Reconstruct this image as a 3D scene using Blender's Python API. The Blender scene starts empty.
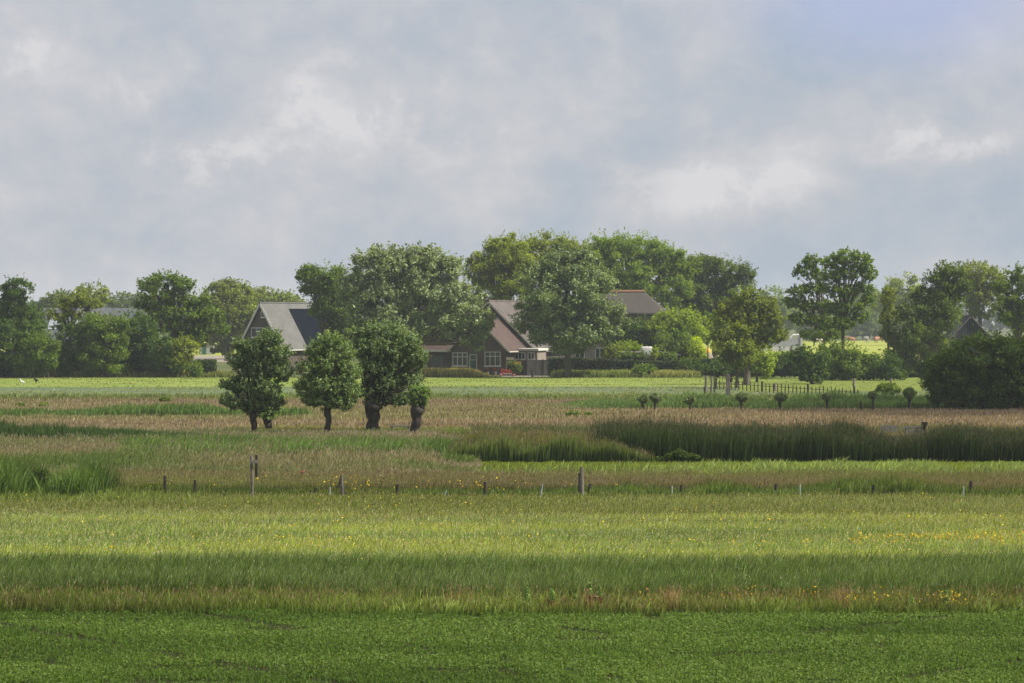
import bpy, math, random
import numpy as np
from mathutils import Vector, Matrix, Quaternion
rng = np.random.default_rng(7); random.seed(7)
scn = bpy.context.scene; COL = scn.collection
R = math.radians
# ------------------------------------------------------------------ camera
F = 2800.0; CAMZ = 6.5; HY = 317.0; CX = 512.0
cd = bpy.data.cameras.new('camera'); cam = bpy.data.objects.new('camera', cd); COL.objects.link(cam)
cam.location = (0, 0, CAMZ); cam.rotation_euler = (R(90), 0, 0)
cd.sensor_width = 36; cd.lens = 36*F/1024; cd.shift_y = -(341.5-HY)/1024
cd.clip_start = 0.5; cd.clip_end = 12000
scn.camera = cam
scn.view_settings.view_transform = 'Standard'; scn.view_settings.look = 'None'
scn.view_settings.gamma = 1; scn.view_settings.exposure = 0.84
scn.view_settings.use_curve_mapping = False
# ------------------------------------------------------------------ sun and sky
SUN_AZ = R(100)       # from +Y towards +X
SUN_EL = R(50)
sd = Vector((math.sin(SUN_AZ)*math.cos(SUN_EL), math.cos(SUN_AZ)*math.cos(SUN_EL), math.sin(SUN_EL)))
sl = bpy.data.lights.new('sun', 'SUN'); sl.energy = 5.0; sl.angle = R(0.6); sl.color = (1, 0.93, 0.78)
so = bpy.data.objects.new('sun', sl); COL.objects.link(so)
so.rotation_euler = sd.to_track_quat('Z', 'Y').to_euler()

def world():
    w = bpy.data.worlds.new('World'); scn.world = w; w.use_nodes = True
    nt = w.node_tree; nt.nodes.clear(); N = nt.nodes.new; L = nt.links.new
    out = N('ShaderNodeOutputWorld'); add = N('ShaderNodeMixShader'); L(add.outputs[0], out.inputs[0])
    sky = N('ShaderNodeTexSky'); sky.sky_type = 'NISHITA'; sky.sun_disc = False
    sky.sun_elevation = SUN_EL; sky.sun_rotation = SUN_AZ; sky.dust_density = 1.5
    b1 = N('ShaderNodeBackground'); b1.inputs[1].default_value = 0.05; L(sky.outputs[0], b1.inputs[0])
    b2 = N('ShaderNodeBackground'); b2.inputs[1].default_value = 1.0
    tc = N('ShaderNodeTexCoord')
    def noise(scale, loc, sc, det, rough, dist=0.0):
        m = N('ShaderNodeMapping'); m.inputs['Location'].default_value = loc; m.inputs['Scale'].default_value = sc
        L(tc.outputs['Generated'], m.inputs[0])
        n = N('ShaderNodeTexNoise'); n.inputs['Scale'].default_value = scale; n.inputs['Detail'].default_value = det
        n.inputs['Roughness'].default_value = rough; n.inputs['Distortion'].default_value = dist
        L(m.outputs[0], n.inputs[0]); return n.outputs[0]
    def math_(op, a, b=None, clamp=False):
        n = N('ShaderNodeMath'); n.operation = op; n.use_clamp = clamp
        for i, v in enumerate((a, b)):
            if v is None: continue
            if isinstance(v, (int, float)): n.inputs[i].default_value = v
            else: L(v, n.inputs[i])
        return n.outputs[0]
    def blob(px, py, rx, ry):                # soft patch of sky round a direction
        s = N('ShaderNodeVectorMath'); s.operation = 'SUBTRACT'; L(tc.outputs['Generated'], s.inputs[0])
        s.inputs[1].default_value = ((px-CX)/F, 1.0, (HY-py)/F)
        k = N('ShaderNodeVectorMath'); k.operation = 'MULTIPLY'; L(s.outputs[0], k.inputs[0])
        k.inputs[1].default_value = (F/rx, 8, F/ry)
        l = N('ShaderNodeVectorMath'); l.operation = 'LENGTH'; L(k.outputs[0], l.inputs[0])
        mr = N('ShaderNodeMapRange'); mr.interpolation_type = 'SMOOTHERSTEP'; L(l.outputs['Value'], mr.inputs[0])
        mr.inputs[1].default_value = 0; mr.inputs[2].default_value = 1.0; mr.inputs[3].default_value = 1; mr.inputs[4].default_value = 0
        return mr.outputs[0]
    def total(lst):
        t = None
        for amt, *b in lst:
            v = math_('MULTIPLY', blob(*b), amt)
            t = v if t is None else math_('ADD', t, v)
        return t
    puff = total([(0.17, 905, 125, 48, 34), (0.17, 942, 146, 62, 32), (0.14, 868, 152, 60, 28), (0.12, 985, 150, 50, 24), (0.10, 925, 110, 30, 24), (0.10, 800, 178, 90, 26), (0.15, 340, 108, 150, 80), (0.17, 230, 165, 150, 50), (0.07, 500, 150, 150, 70),
                  (0.11, 680, 190, 130, 50), (0.10, 140, 90, 130, 60), (0.11, 20, 60, 110, 80), (0.08, 760, 180, 200, 60), (0.05, 560, 90, 260, 80)])
    gap = total([(0.55, 880, 10, 230, 130), (0.30, 60, 190, 190, 110), (0.22, 40, 110, 150, 60), (0.24, 240, 110, 100, 50), (0.18, 1020, 70, 150, 70)])
    n1 = noise(15, (3.1, 0, 1.7), (1, 1, 1.35), 9, 0.58, 0.25)
    n2 = noise(42, (0.4, 2, 0.7), (1, 1, 1.15), 9, 0.63, 0.25)
    n3 = noise(5, (7, 0, 2), (1, 1, 1.6), 3, 0.5)
    t = math_('ADD', math_('MULTIPLY', n1, 0.66), math_('MULTIPLY', n2, 0.36))
    t = math_('ADD', t, math_('MULTIPLY', n3, 0.25))
    t = math_('ADD', t, math_('MULTIPLY', puff, math_('MULTIPLY', math_('ADD', n2, 0.25), 1.15)))
    t = math_('SUBTRACT', t, math_('MULTIPLY', gap, 0.20))
    n4 = noise(95, (1.4, 0, 3.1), (1, 1, 1.2), 8, 0.62, 0.3)
    ed = math_('ADD', math_('ADD', math_('MULTIPLY', n2, 1.15), math_('MULTIPLY', n4, 0.50)), math_('MULTIPLY', puff, 1.15))
    er = N('ShaderNodeMapRange'); er.interpolation_type = 'SMOOTHSTEP'; L(ed, er.inputs[0]); er.inputs[1].default_value = 0.92; er.inputs[2].default_value = 1.06
    t = math_('ADD', t, math_('MULTIPLY', er.outputs[0], math_('MULTIPLY', puff, 0.50)))
    t = math_('ADD', t, math_('MULTIPLY', math_('SUBTRACT', n4, 0.5), 0.13))
    t = math_('SUBTRACT', t, math_('MULTIPLY', total([(1.0, 930, 225, 330, 55), (0.7, 440, 125, 90, 50), (1.6, 512, 262, 1300, 70), (1.2, 850, 70, 200, 45)]), 0.045))
    mr = N('ShaderNodeMapRange'); L(t, mr.inputs[0]); mr.inputs[1].default_value = 0.45; mr.inputs[2].default_value = 0.87
    cr = N('ShaderNodeValToRGB'); L(mr.outputs[0], cr.inputs[0])
    e = cr.color_ramp.elements
    e[0].position = 0.0; e[0].color = (0.238, 0.276, 0.326, 1)
    e[1].position = 1.0; e[1].color = (0.405, 0.398, 0.412, 1)
    a = e.new(0.33); a.color = (0.285, 0.302, 0.337, 1)
    a = e.new(0.60); a.color = (0.330, 0.334, 0.356, 1)
    # violet blue of the open patch on the upper right
    mx = N('ShaderNodeMix'); mx.data_type = 'RGBA'; L(cr.outputs[0], mx.inputs[6]); mx.inputs[7].default_value = (0.262, 0.296, 0.435, 1)
    g2 = total([(0.85, 900, -10, 260, 130)])
    L(math_('MULTIPLY', g2, 1.0, True), mx.inputs[0])
    # paler towards the horizon
    L(mx.outputs[2], b2.inputs[0])
    add.inputs[0].default_value = 0.93
    L(b1.outputs[0], add.inputs[1]); L(b2.outputs[0], add.inputs[2])
world()

# ------------------------------------------------------------------ helpers
def PX(px, D): return (px-CX)*D/F
def PZ(py, D): return CAMZ-(py-HY)*D/F
def DB(py): return CAMZ*F/(py-HY)              # distance at which flat ground shows at image row py
def tag(o, label=None, cat=None, group=None, kind=None):
    if label: o['label'] = label
    if cat: o['category'] = cat
    if group: o['group'] = group
    if kind: o['kind'] = kind
    return o
def empty(name, loc, rz=0.0, **k):
    o = bpy.data.objects.new(name, None); o.empty_display_size = 0.3; COL.objects.link(o)
    o.location = loc; o.rotation_euler = (0, 0, rz); return tag(o, **k)
def nmesh(name, V, Fs, mat, parent=None, col=None, smooth=False):
    """fast mesh: V (n,3), Fs list of int arrays (m,k)"""
    me = bpy.data.meshes.new(name); V = np.asarray(V, np.float32)
    me.vertices.add(len(V)); me.vertices.foreach_set('co', V.ravel())
    Fs = [np.asarray(f, np.int32) for f in Fs if len(f)]
    loops = np.concatenate([f.ravel() for f in Fs]); tot = np.concatenate([np.full(len(f), f.shape[1], np.int32) for f in Fs])
    st = np.concatenate([[0], np.cumsum(tot)[:-1]]).astype(np.int32)
    me.loops.add(len(loops)); me.loops.foreach_set('vertex_index', loops)
    me.polygons.add(len(tot)); me.polygons.foreach_set('loop_start', st)
    me.update(calc_edges=True)
    me.polygons.foreach_set('use_smooth', np.full(len(tot), smooth, bool))
    if col is not None:
        a = me.color_attributes.new('col', 'FLOAT_COLOR', 'POINT')
        c = np.ones((len(V), 4), np.float32); c[:, :3] = np.clip(col, 0.002, 1); a.data.foreach_set('color', c.ravel())
    me.materials.append(mat)
    o = bpy.data.objects.new(name, me); COL.objects.link(o)
    if parent is not None: o.parent = parent
    return o
class MB:
    """collects boxes, tubes and polygons; build() links them as one object"""
    def __init__(s): s.v = []; s.f = []
    def add(s, vs, fs):
        n = len(s.v); s.v += [tuple(v) for v in vs]; s.f += [tuple(i+n for i in f) for f in fs]; return s
    def box(s, x0, x1, y0, y1, z0, z1):
        return s.add([(x0,y0,z0),(x1,y0,z0),(x1,y1,z0),(x0,y1,z0),(x0,y0,z1),(x1,y0,z1),(x1,y1,z1),(x0,y1,z1)],
                     [(0,3,2,1),(4,5,6,7),(0,1,5,4),(1,2,6,5),(2,3,7,6),(3,0,4,7)])
    def slab(s, pts, n, t):                    # flat polygon given thickness t along n
        n = Vector(n).normalized()*t; k = len(pts); a = [Vector(p) for p in pts]; b = [p+n for p in a]
        return s.add(a+b, [tuple(range(k))[::-1], tuple(range(k, 2*k))]+[(i, (i+1) % k, (i+1) % k+k, i+k) for i in range(k)])
    def tube(s, pts, rad, sides=8, squash=1.0):
        pts = [Vector(p) for p in pts]; rings = []
        for i, p in enumerate(pts):
            d = (pts[min(i+1, len(pts)-1)]-pts[max(i-1, 0)]).normalized()
            u = d.cross(Vector((0.03, 1, 0.02))) if abs(d.y) < 0.9 else d.cross(Vector((1, 0, 0)))
            u.normalize(); v = d.cross(u); r = rad[i] if hasattr(rad, '__len__') else rad
            rings.append([p+(u*math.cos(a)+v*math.sin(a)*squash)*r for a in [2*math.pi*j/sides for j in range(sides)]])
        vs = [q for r in rings for q in r]; fs = []
        for i in range(len(rings)-1):
            for j in range(sides):
                a, b = i*sides+j, i*sides+(j+1) % sides; fs.append((a, b, b+sides, a+sides))
        fs.append(tuple(range(sides))[::-1]); fs.append(tuple(range(len(vs)-sides, len(vs))))
        return s.add(vs, fs)
    def ball(s, c, r, n=10, m=6, noise=0.0):
        vs = [(c[0], c[1], c[2]+r[2])]
        for i in range(1, m):
            for j in range(n):
                k = 1+random.uniform(-noise, noise); a, b = math.pi*i/m, 2*math.pi*j/n
                vs.append((c[0]+r[0]*k*math.sin(a)*math.cos(b), c[1]+r[1]*k*math.sin(a)*math.sin(b), c[2]+r[2]*k*math.cos(a)))
        vs.append((c[0], c[1], c[2]-r[2])); fs = []
        for j in range(n): fs.append((0, 1+j, 1+(j+1) % n))
        for i in range(m-2):
            for j in range(n):
                a, b = 1+i*n+j, 1+i*n+(j+1) % n; fs.append((a, a+n, b+n, b))
        e = len(vs)-1; o = 1+(m-2)*n
        for j in range(n): fs.append((e, o+(j+1) % n, o+j))
        return s.add(vs, fs)
    def build(s, name, mat, parent=None, smooth=False):
        me = bpy.data.meshes.new(name); me.from_pydata(s.v, [], s.f); me.update()
        me.polygons.foreach_set('use_smooth', [smooth]*len(me.polygons)); me.materials.append(mat)
        o = bpy.data.objects.new(name, me); COL.objects.link(o)
        if parent is not None: o.parent = parent
        return o
def copy_tree(o, parent=None):
    c = o.copy(); COL.objects.link(c); c.parent = parent
    for ch in list(o.children): copy_tree(ch, c)
    return c
def vnoise(x, y, s, seed=0):                   # smooth value noise 0..1
    x = np.asarray(x, float)/s+1000.3; y = np.asarray(y, float)/s+1000.7
    xi = np.floor(x).astype(int); yi = np.floor(y).astype(int); fx = x-xi; fy = y-yi
    fx = fx*fx*(3-2*fx); fy = fy*fy*(3-2*fy)
    def h(a, b):
        v = np.sin(a*127.1+b*311.7+seed*74.7)*43758.5453; return v-np.floor(v)
    return (h(xi, yi)*(1-fx)+h(xi+1, yi)*fx)*(1-fy)+(h(xi, yi+1)*(1-fx)+h(xi+1, yi+1)*fx)*fy

# ------------------------------------------------------------------ materials
def mat_base(name):
    m = bpy.data.materials.new(name); m.use_nodes = True; nt = m.node_tree; nt.nodes.clear()
    return m, nt.nodes.new, nt.links.new
def leaf_mat(name, trans=0.46, gloss=0.012, tint=(1.45, 1.3, 0.45), rough=0.5):
    m, N, L = mat_base(name)
    out = N('ShaderNodeOutputMaterial'); at = N('ShaderNodeVertexColor'); at.layer_name = 'col'
    d = N('ShaderNodeBsdfDiffuse'); t = N('ShaderNodeBsdfTranslucent'); g = N('ShaderNodeBsdfGlossy')
    g.inputs['Roughness'].default_value = rough; g.inputs['Color'].default_value = (0.85, 0.9, 0.85, 1)
    mu = N('ShaderNodeMix'); mu.data_type = 'RGBA'; mu.blend_type = 'MULTIPLY'; mu.inputs[0].default_value = 1
    L(at.outputs[0], mu.inputs[6]); mu.inputs[7].default_value = (*tint, 1)
    L(at.outputs[0], d.inputs[0]); L(mu.outputs[2], t.inputs[0])
    m1 = N('ShaderNodeMixShader'); m1.inputs[0].default_value = trans; L(d.outputs[0], m1.inputs[1]); L(t.outputs[0], m1.inputs[2])
    m2 = N('ShaderNodeMixShader'); m2.inputs[0].default_value = gloss; L(m1.outputs[0], m2.inputs[1]); L(g.outputs[0], m2.inputs[2])
    L(m2.outputs[0], out.inputs[0]); return m
def noise_mat(name, cols, scale=1.0, rough=0.9, bump=0.2, stretch=(1, 1, 1), det=6, spec=0.3, fine=None):
    m, N, L = mat_base(name)
    out = N('ShaderNodeOutputMaterial'); b = N('ShaderNodeBsdfPrincipled'); L(b.outputs[0], out.inputs[0])
    b.inputs['Roughness'].default_value = rough; b.inputs['Specular IOR Level'].default_value = spec
    tc = N('ShaderNodeTexCoord'); mp = N('ShaderNodeMapping'); mp.inputs['Scale'].default_value = stretch
    L(tc.outputs['Object'], mp.inputs[0])
    n = N('ShaderNodeTexNoise'); n.inputs['Scale'].default_value = scale; n.inputs['Detail'].default_value = det
    n.inputs['Roughness'].default_value = 0.65; L(mp.outputs[0], n.inputs[0])
    cr = N('ShaderNodeValToRGB'); L(n.outputs[0], cr.inputs[0]); e = cr.color_ramp.elements
    k = len(cols)
    e[0].position = 0.3; e[0].color = (*cols[0], 1); e[1].position = 0.7; e[1].color = (*cols[-1], 1)
    for i in range(1, k-1): a = e.new(0.3+0.4*i/(k-1)); a.color = (*cols[i], 1)
    c = cr.outputs[0]
    if fine:
        n2 = N('ShaderNodeTexNoise'); n2.inputs['Scale'].default_value = fine; n2.inputs['Detail'].default_value = 4; L(tc.outputs['Object'], n2.inputs[0])
        mr = N('ShaderNodeMapRange'); L(n2.outputs[0], mr.inputs[0]); mr.inputs[1].default_value = 0.3; mr.inputs[2].default_value = 0.7
        mr.inputs[3].default_value = 0.6; mr.inputs[4].default_value = 1.35
        mm = N('ShaderNodeMix'); mm.data_type = 'RGBA'; mm.blend_type = 'MULTIPLY'; mm.inputs[0].default_value = 1
        L(c, mm.inputs[6]); L(mr.outputs[0], mm.inputs[7]); c = mm.outputs[2]
    L(c, b.inputs['Base Color'])
    if bump:
        bp = N('ShaderNodeBump'); bp.inputs['Strength'].default_value = bump; L(n.outputs[0], bp.inputs['Height']); L(bp.outputs[0], b.inputs['Normal'])
    return m
def brick_mat(name, c1, c2, mortar, w=0.24, h=0.075, rough=0.9, bump=0.3, patch=0.25, axis='xz', msize=0.012):
    m, N, L = mat_base(name)
    out = N('ShaderNodeOutputMaterial'); b = N('ShaderNodeBsdfPrincipled'); L(b.outputs[0], out.inputs[0]); b.inputs['Roughness'].default_value = rough
    tc = N('ShaderNodeTexCoord'); sp = N('ShaderNodeSeparateXYZ'); L(tc.outputs['Object'], sp.inputs[0]); cb = N('ShaderNodeCombineXYZ')
    ad = N('ShaderNodeMath'); ad.operation = 'ADD'; L(sp.outputs[0], ad.inputs[0]); L(sp.outputs[1], ad.inputs[1])
    L((sp.outputs[1] if axis == 'yz' else ad.outputs[0]), cb.inputs[0]); L(sp.outputs[2], cb.inputs[1])
    br = N('ShaderNodeTexBrick'); L(cb.outputs[0], br.inputs[0]); br.inputs['Scale'].default_value = 1
    br.inputs['Color1'].default_value = (*c1, 1); br.inputs['Color2'].default_value = (*c2, 1); br.inputs['Mortar'].default_value = (*mortar, 1)
    br.inputs['Brick Width'].default_value = w; br.inputs['Row Height'].default_value = h; br.inputs['Mortar Size'].default_value = msize
    n = N('ShaderNodeTexNoise'); n.inputs['Scale'].default_value = 0.9; n.inputs['Detail'].default_value = 6; L(tc.outputs['Object'], n.inputs[0])
    mr = N('ShaderNodeMapRange'); L(n.outputs[0], mr.inputs[0]); mr.inputs[1].default_value = 0.3; mr.inputs[2].default_value = 0.7
    mr.inputs[3].default_value = 1-patch; mr.inputs[4].default_value = 1+patch
    mm = N('ShaderNodeMix'); mm.data_type = 'RGBA'; mm.blend_type = 'MULTIPLY'; mm.inputs[0].default_value = 1
    L(br.outputs[0], mm.inputs[6]); L(mr.outputs[0], mm.inputs[7]); L(mm.outputs[2], b.inputs['Base Color'])
    bp = N('ShaderNodeBump'); bp.inputs['Strength'].default_value = bump; bp.inputs['Distance'].default_value = 0.03; L(br.outputs['Fac'], bp.inputs['Height']); bp.invert = True
    L(bp.outputs[0], b.inputs['Normal']); return m
M_LEAF = leaf_mat('leaf'); M_WILLOW = leaf_mat('willow_leaf', trans=0.38, gloss=0.035)
M_GRASS = leaf_mat('grass_blade', trans=0.40, gloss=0.01, tint=(1.25, 1.2, 0.5))
M_PETAL = leaf_mat('petal', trans=0.3, gloss=0.0, tint=(1, 1, 1))
M_BARK = noise_mat('bark', [(0.035,0.030,0.022),(0.085,0.072,0.052),(0.13,0.115,0.09)], 6, 0.95, 0.6, (1, 1, 0.3))
M_WBARK = noise_mat('willow_bark', [(0.018,0.015,0.012),(0.045,0.038,0.03),(0.08,0.07,0.055)], 7, 0.95, 0.9, (1, 1, 0.25))
M_POST = noise_mat('weathered_wood', [(0.07,0.06,0.05),(0.15,0.135,0.115),(0.24,0.22,0.19)], 9, 0.9, 0.4, (1, 1, 0.15))
M_DPOST = noise_mat('dark_wood', [(0.02,0.017,0.014),(0.05,0.042,0.034)], 9, 0.9, 0.4, (1, 1, 0.15))
M_PALE = noise_mat('pale_wood', [(0.14,0.135,0.12),(0.26,0.25,0.23)], 8, 0.85, 0.3, (1, 1, 0.3))
M_BLUEP = noise_mat('plastic_rod', [(0.22,0.28,0.30),(0.36,0.42,0.44)], 8, 0.6, 0.1)
M_WIRE = noise_mat('wire', [(0.04,0.035,0.03),(0.08,0.075,0.07)], 20, 0.5, 0)
M_WHITE = noise_mat('white_paint', [(0.50,0.49,0.45),(0.66,0.65,0.60)], 3, 0.6, 0.05)
M_CREAM = noise_mat('cream_paint', [(0.38,0.37,0.31),(0.50,0.48,0.41)], 3, 0.6, 0.05)
M_BRICK = brick_mat('brown_brick', (0.075,0.050,0.038), (0.055,0.040,0.033), (0.10,0.09,0.08))
M_BRICK2 = brick_mat('pale_brick', (0.22,0.17,0.145), (0.17,0.13,0.11), (0.26,0.24,0.22))
M_RTILE = brick_mat('red_tile', (0.076,0.038,0.030), (0.057,0.032,0.026), (0.030,0.019,0.017), 0.25, 0.24, 0.75, 0.5, 0.3, 'yz', 0.03)
M_PTILE = brick_mat('faded_tile', (0.066,0.055,0.053), (0.052,0.045,0.044), (0.09,0.07,0.065), 0.25, 0.24, 0.75, 0.5, 0.3, 'yz', 0.03)
M_GTILE = brick_mat('grey_tile', (0.062,0.063,0.061), (0.045,0.046,0.045), (0.085,0.085,0.085), 0.30, 0.26, 0.6, 0.6, 0.22, 'yz', 0.035)
M_FWALL = noise_mat('dark_boarding', [(0.030,0.026,0.024),(0.055,0.047,0.042)], 5, 0.85, 0.2, (1, 1, 0.3))
M_SOLAR = noise_mat('solar_panel', [(0.004,0.007,0.012),(0.006,0.009,0.015)], 2, 0.9, 0, spec=0.0)
M_THATCH = noise_mat('thatch', [(0.030,0.027,0.025),(0.050,0.044,0.040),(0.075,0.066,0.060)], 2.5, 0.95, 0.5, (3, 3, 0.7), fine=9)
M_RIDGE = noise_mat('ridge_tile', [(0.17,0.095,0.05),(0.26,0.15,0.08)], 5, 0.9, 0.2)
M_GLASS = noise_mat('window_glass', [(0.012,0.018,0.020),(0.03,0.038,0.038)], 1.5, 0.12, 0, spec=0.6)
M_METALROOF = brick_mat('metal_roof', (0.21,0.24,0.27), (0.17,0.20,0.23), (0.12,0.13,0.15), 1.0, 9, 0.5, 0.3, 0.2, 'yz', 0.06)
M_DARKMETAL = brick_mat('dark_cladding', (0.022,0.030,0.045), (0.018,0.025,0.038), (0.007,0.009,0.014), 0.3, 20, 0.95, 0.5, 0.15, 'xz', 0.05)
M_GREYBOARD = brick_mat('grey_boards', (0.12,0.115,0.105), (0.09,0.088,0.082), (0.03,0.03,0.03), 0.18, 9, 0.85, 0.4, 0.2, 'xz', 0.02)
M_GREYROOF = noise_mat('felt_roof', [(0.22,0.21,0.20),(0.32,0.31,0.29)], 3, 0.85, 0.1)
M_GRAVEL = noise_mat('gravel', [(0.15,0.13,0.105),(0.23,0.20,0.165)], 3, 0.95, 0.3, fine=20)
M_RED = noise_mat('red_paint', [(0.26,0.035,0.022),(0.36,0.06,0.035)], 4, 0.45, 0.05)
M_BLUE = noise_mat('blue_paint', [(0.03,0.10,0.22),(0.05,0.15,0.30)], 4, 0.5, 0.05)
M_YEL = noise_mat('yellow_paint', [(0.55,0.28,0.03),(0.68,0.36,0.05)], 4, 0.5, 0.05)
M_BLACK = noise_mat('black_rubber', [(0.012,0.012,0.012),(0.025,0.025,0.025)], 6, 0.8, 0.05)
M_TARP = noise_mat('white_tarp', [(0.52,0.52,0.54),(0.70,0.70,0.72)], 2, 0.7, 0.3)
M_GPAINT = noise_mat('green_paint', [(0.02,0.07,0.05),(0.035,0.10,0.075)], 4, 0.7, 0.1)

# ------------------------------------------------------------------ ground
def sheet(name, D0, D1, mat, z, p0=None, p1=None, wob=0.0, wiggle=6.0, kind='structure', label=None):
    n = 160; V = []; Fc = []
    for i in range(n+1):
        u = i/n; row = []
        for j, D in enumerate((D0, D1)):
            if p0 is None: x = -(D*0.30+60)+u*2*(D*0.30+60) if D1 < 1500 else -3000+6000*u
            else: x = PX(p0, D)+u*(PX(p1, D)-PX(p0, D))
            row.append((x, D+(vnoise(x, 0, wiggle, seed=int(D))-0.5)*2*wob+(vnoise(x, 9, wiggle/4, seed=int(D))-0.5)*wob*0.8, z))
        V += row
        if i: a = 2*i; Fc.append((a-2, a, a+1, a-1))
    o = nmesh(name, V, [Fc], mat)
    tag(o, label=label, kind=kind); return o
G = lambda name, cols, s, fine=8, st=(1, 1, 1): noise_mat(name, cols, s, 0.95, 0.25, st, fine=fine, spec=0.1)
GB = MB()
def ground_base():
    ys = [-120, 20, 60, 100, 118, 124.6, 125.2, 126.4, 127.2, 140, 200, 300, 600, 1200, 2000, 3000]
    zs = {125.2: -0.7, 126.4: -0.75}
    xs = np.linspace(-3000, 3000, 61); V = []; Fc = []
    for y in ys:
        for x in xs: V.append((x, y, zs.get(y, 0.0)))
    w = len(xs)
    for i in range(len(ys)-1):
        for j in range(w-1): a = i*w+j; Fc.append((a, a+1, a+1+w, a+w))
    o = nmesh('ground', V, [Fc], G('field_ground', [(0.045,0.06,0.02),(0.07,0.085,0.03),(0.10,0.10,0.045)], 0.05, 4))
    tag(o, kind='structure')
ground_base()
sheet('crop_field', 12, 61.8, G('crop_soil', [(0.022,0.020,0.008),(0.032,0.030,0.011),(0.044,0.038,0.016)], 1.2, 12), 0.010, wob=0.25)
sheet('flower_meadow', 61.3, 98.5, G('meadow_floor', [(0.055,0.075,0.020),(0.085,0.105,0.03),(0.12,0.13,0.045)], 0.5, 6, (0.35, 1, 1)), 0.006, wob=0.4)
sheet('rough_pasture', 98, 117.5, G('rough_floor', [(0.07,0.075,0.03),(0.12,0.11,0.055),(0.16,0.14,0.08)], 0.4, 5, (0.3, 1, 1)), 0.010, wob=0.5)
sheet('mown_strip', 117, 124.4, G('mown_floor', [(0.075,0.11,0.022),(0.10,0.14,0.03),(0.13,0.16,0.04)], 0.5, 5, (0.2, 1, 1)), 0.014, wob=0.3)
sheet('marsh', 127.4, 172, G('marsh_floor', [(0.07,0.075,0.03),(0.13,0.11,0.06),(0.17,0.14,0.085)], 0.12, 3, (0.3, 1, 1)), 0.006, wob=1)
sheet('ripe_grass_field', 170, 222, G('ripe_floor', [(0.12,0.095,0.07),(0.17,0.13,0.10),(0.14,0.12,0.08)], 0.10, 2, (0.22, 1, 1)), 0.012, wob=2, wiggle=14)
sheet('pasture', 220, 262, G('pasture_floor', [(0.060,0.085,0.045),(0.085,0.115,0.06),(0.13,0.14,0.08)], 0.4, 2, (0.2, 1, 1)), 0.018, wob=2.5, wiggle=18)
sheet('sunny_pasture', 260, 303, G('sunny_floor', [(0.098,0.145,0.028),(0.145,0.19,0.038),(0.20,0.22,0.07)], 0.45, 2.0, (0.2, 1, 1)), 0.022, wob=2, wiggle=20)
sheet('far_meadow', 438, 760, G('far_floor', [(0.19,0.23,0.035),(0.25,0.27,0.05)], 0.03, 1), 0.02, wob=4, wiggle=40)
sheet('driveway', 402, 470, M_GRAVEL, 0.03, 190, 236, 0.8)
sheet('track', 306, 318, M_GRAVEL, 0.03, 203, 238, 0.5)
sheet('garden_path', 345, 430, M_GRAVEL, 0.03, 703, 713, 0.5)
sheet('farmyard', 303, 309, M_GRAVEL, 0.03, 490, 553, 0.3)
sheet('mown_lawn', 243, 285, G('lawn_floor', [(0.10,0.135,0.024),(0.14,0.17,0.035)], 0.5, 3), 0.030, 738, 925, 1.5, 9)

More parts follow.
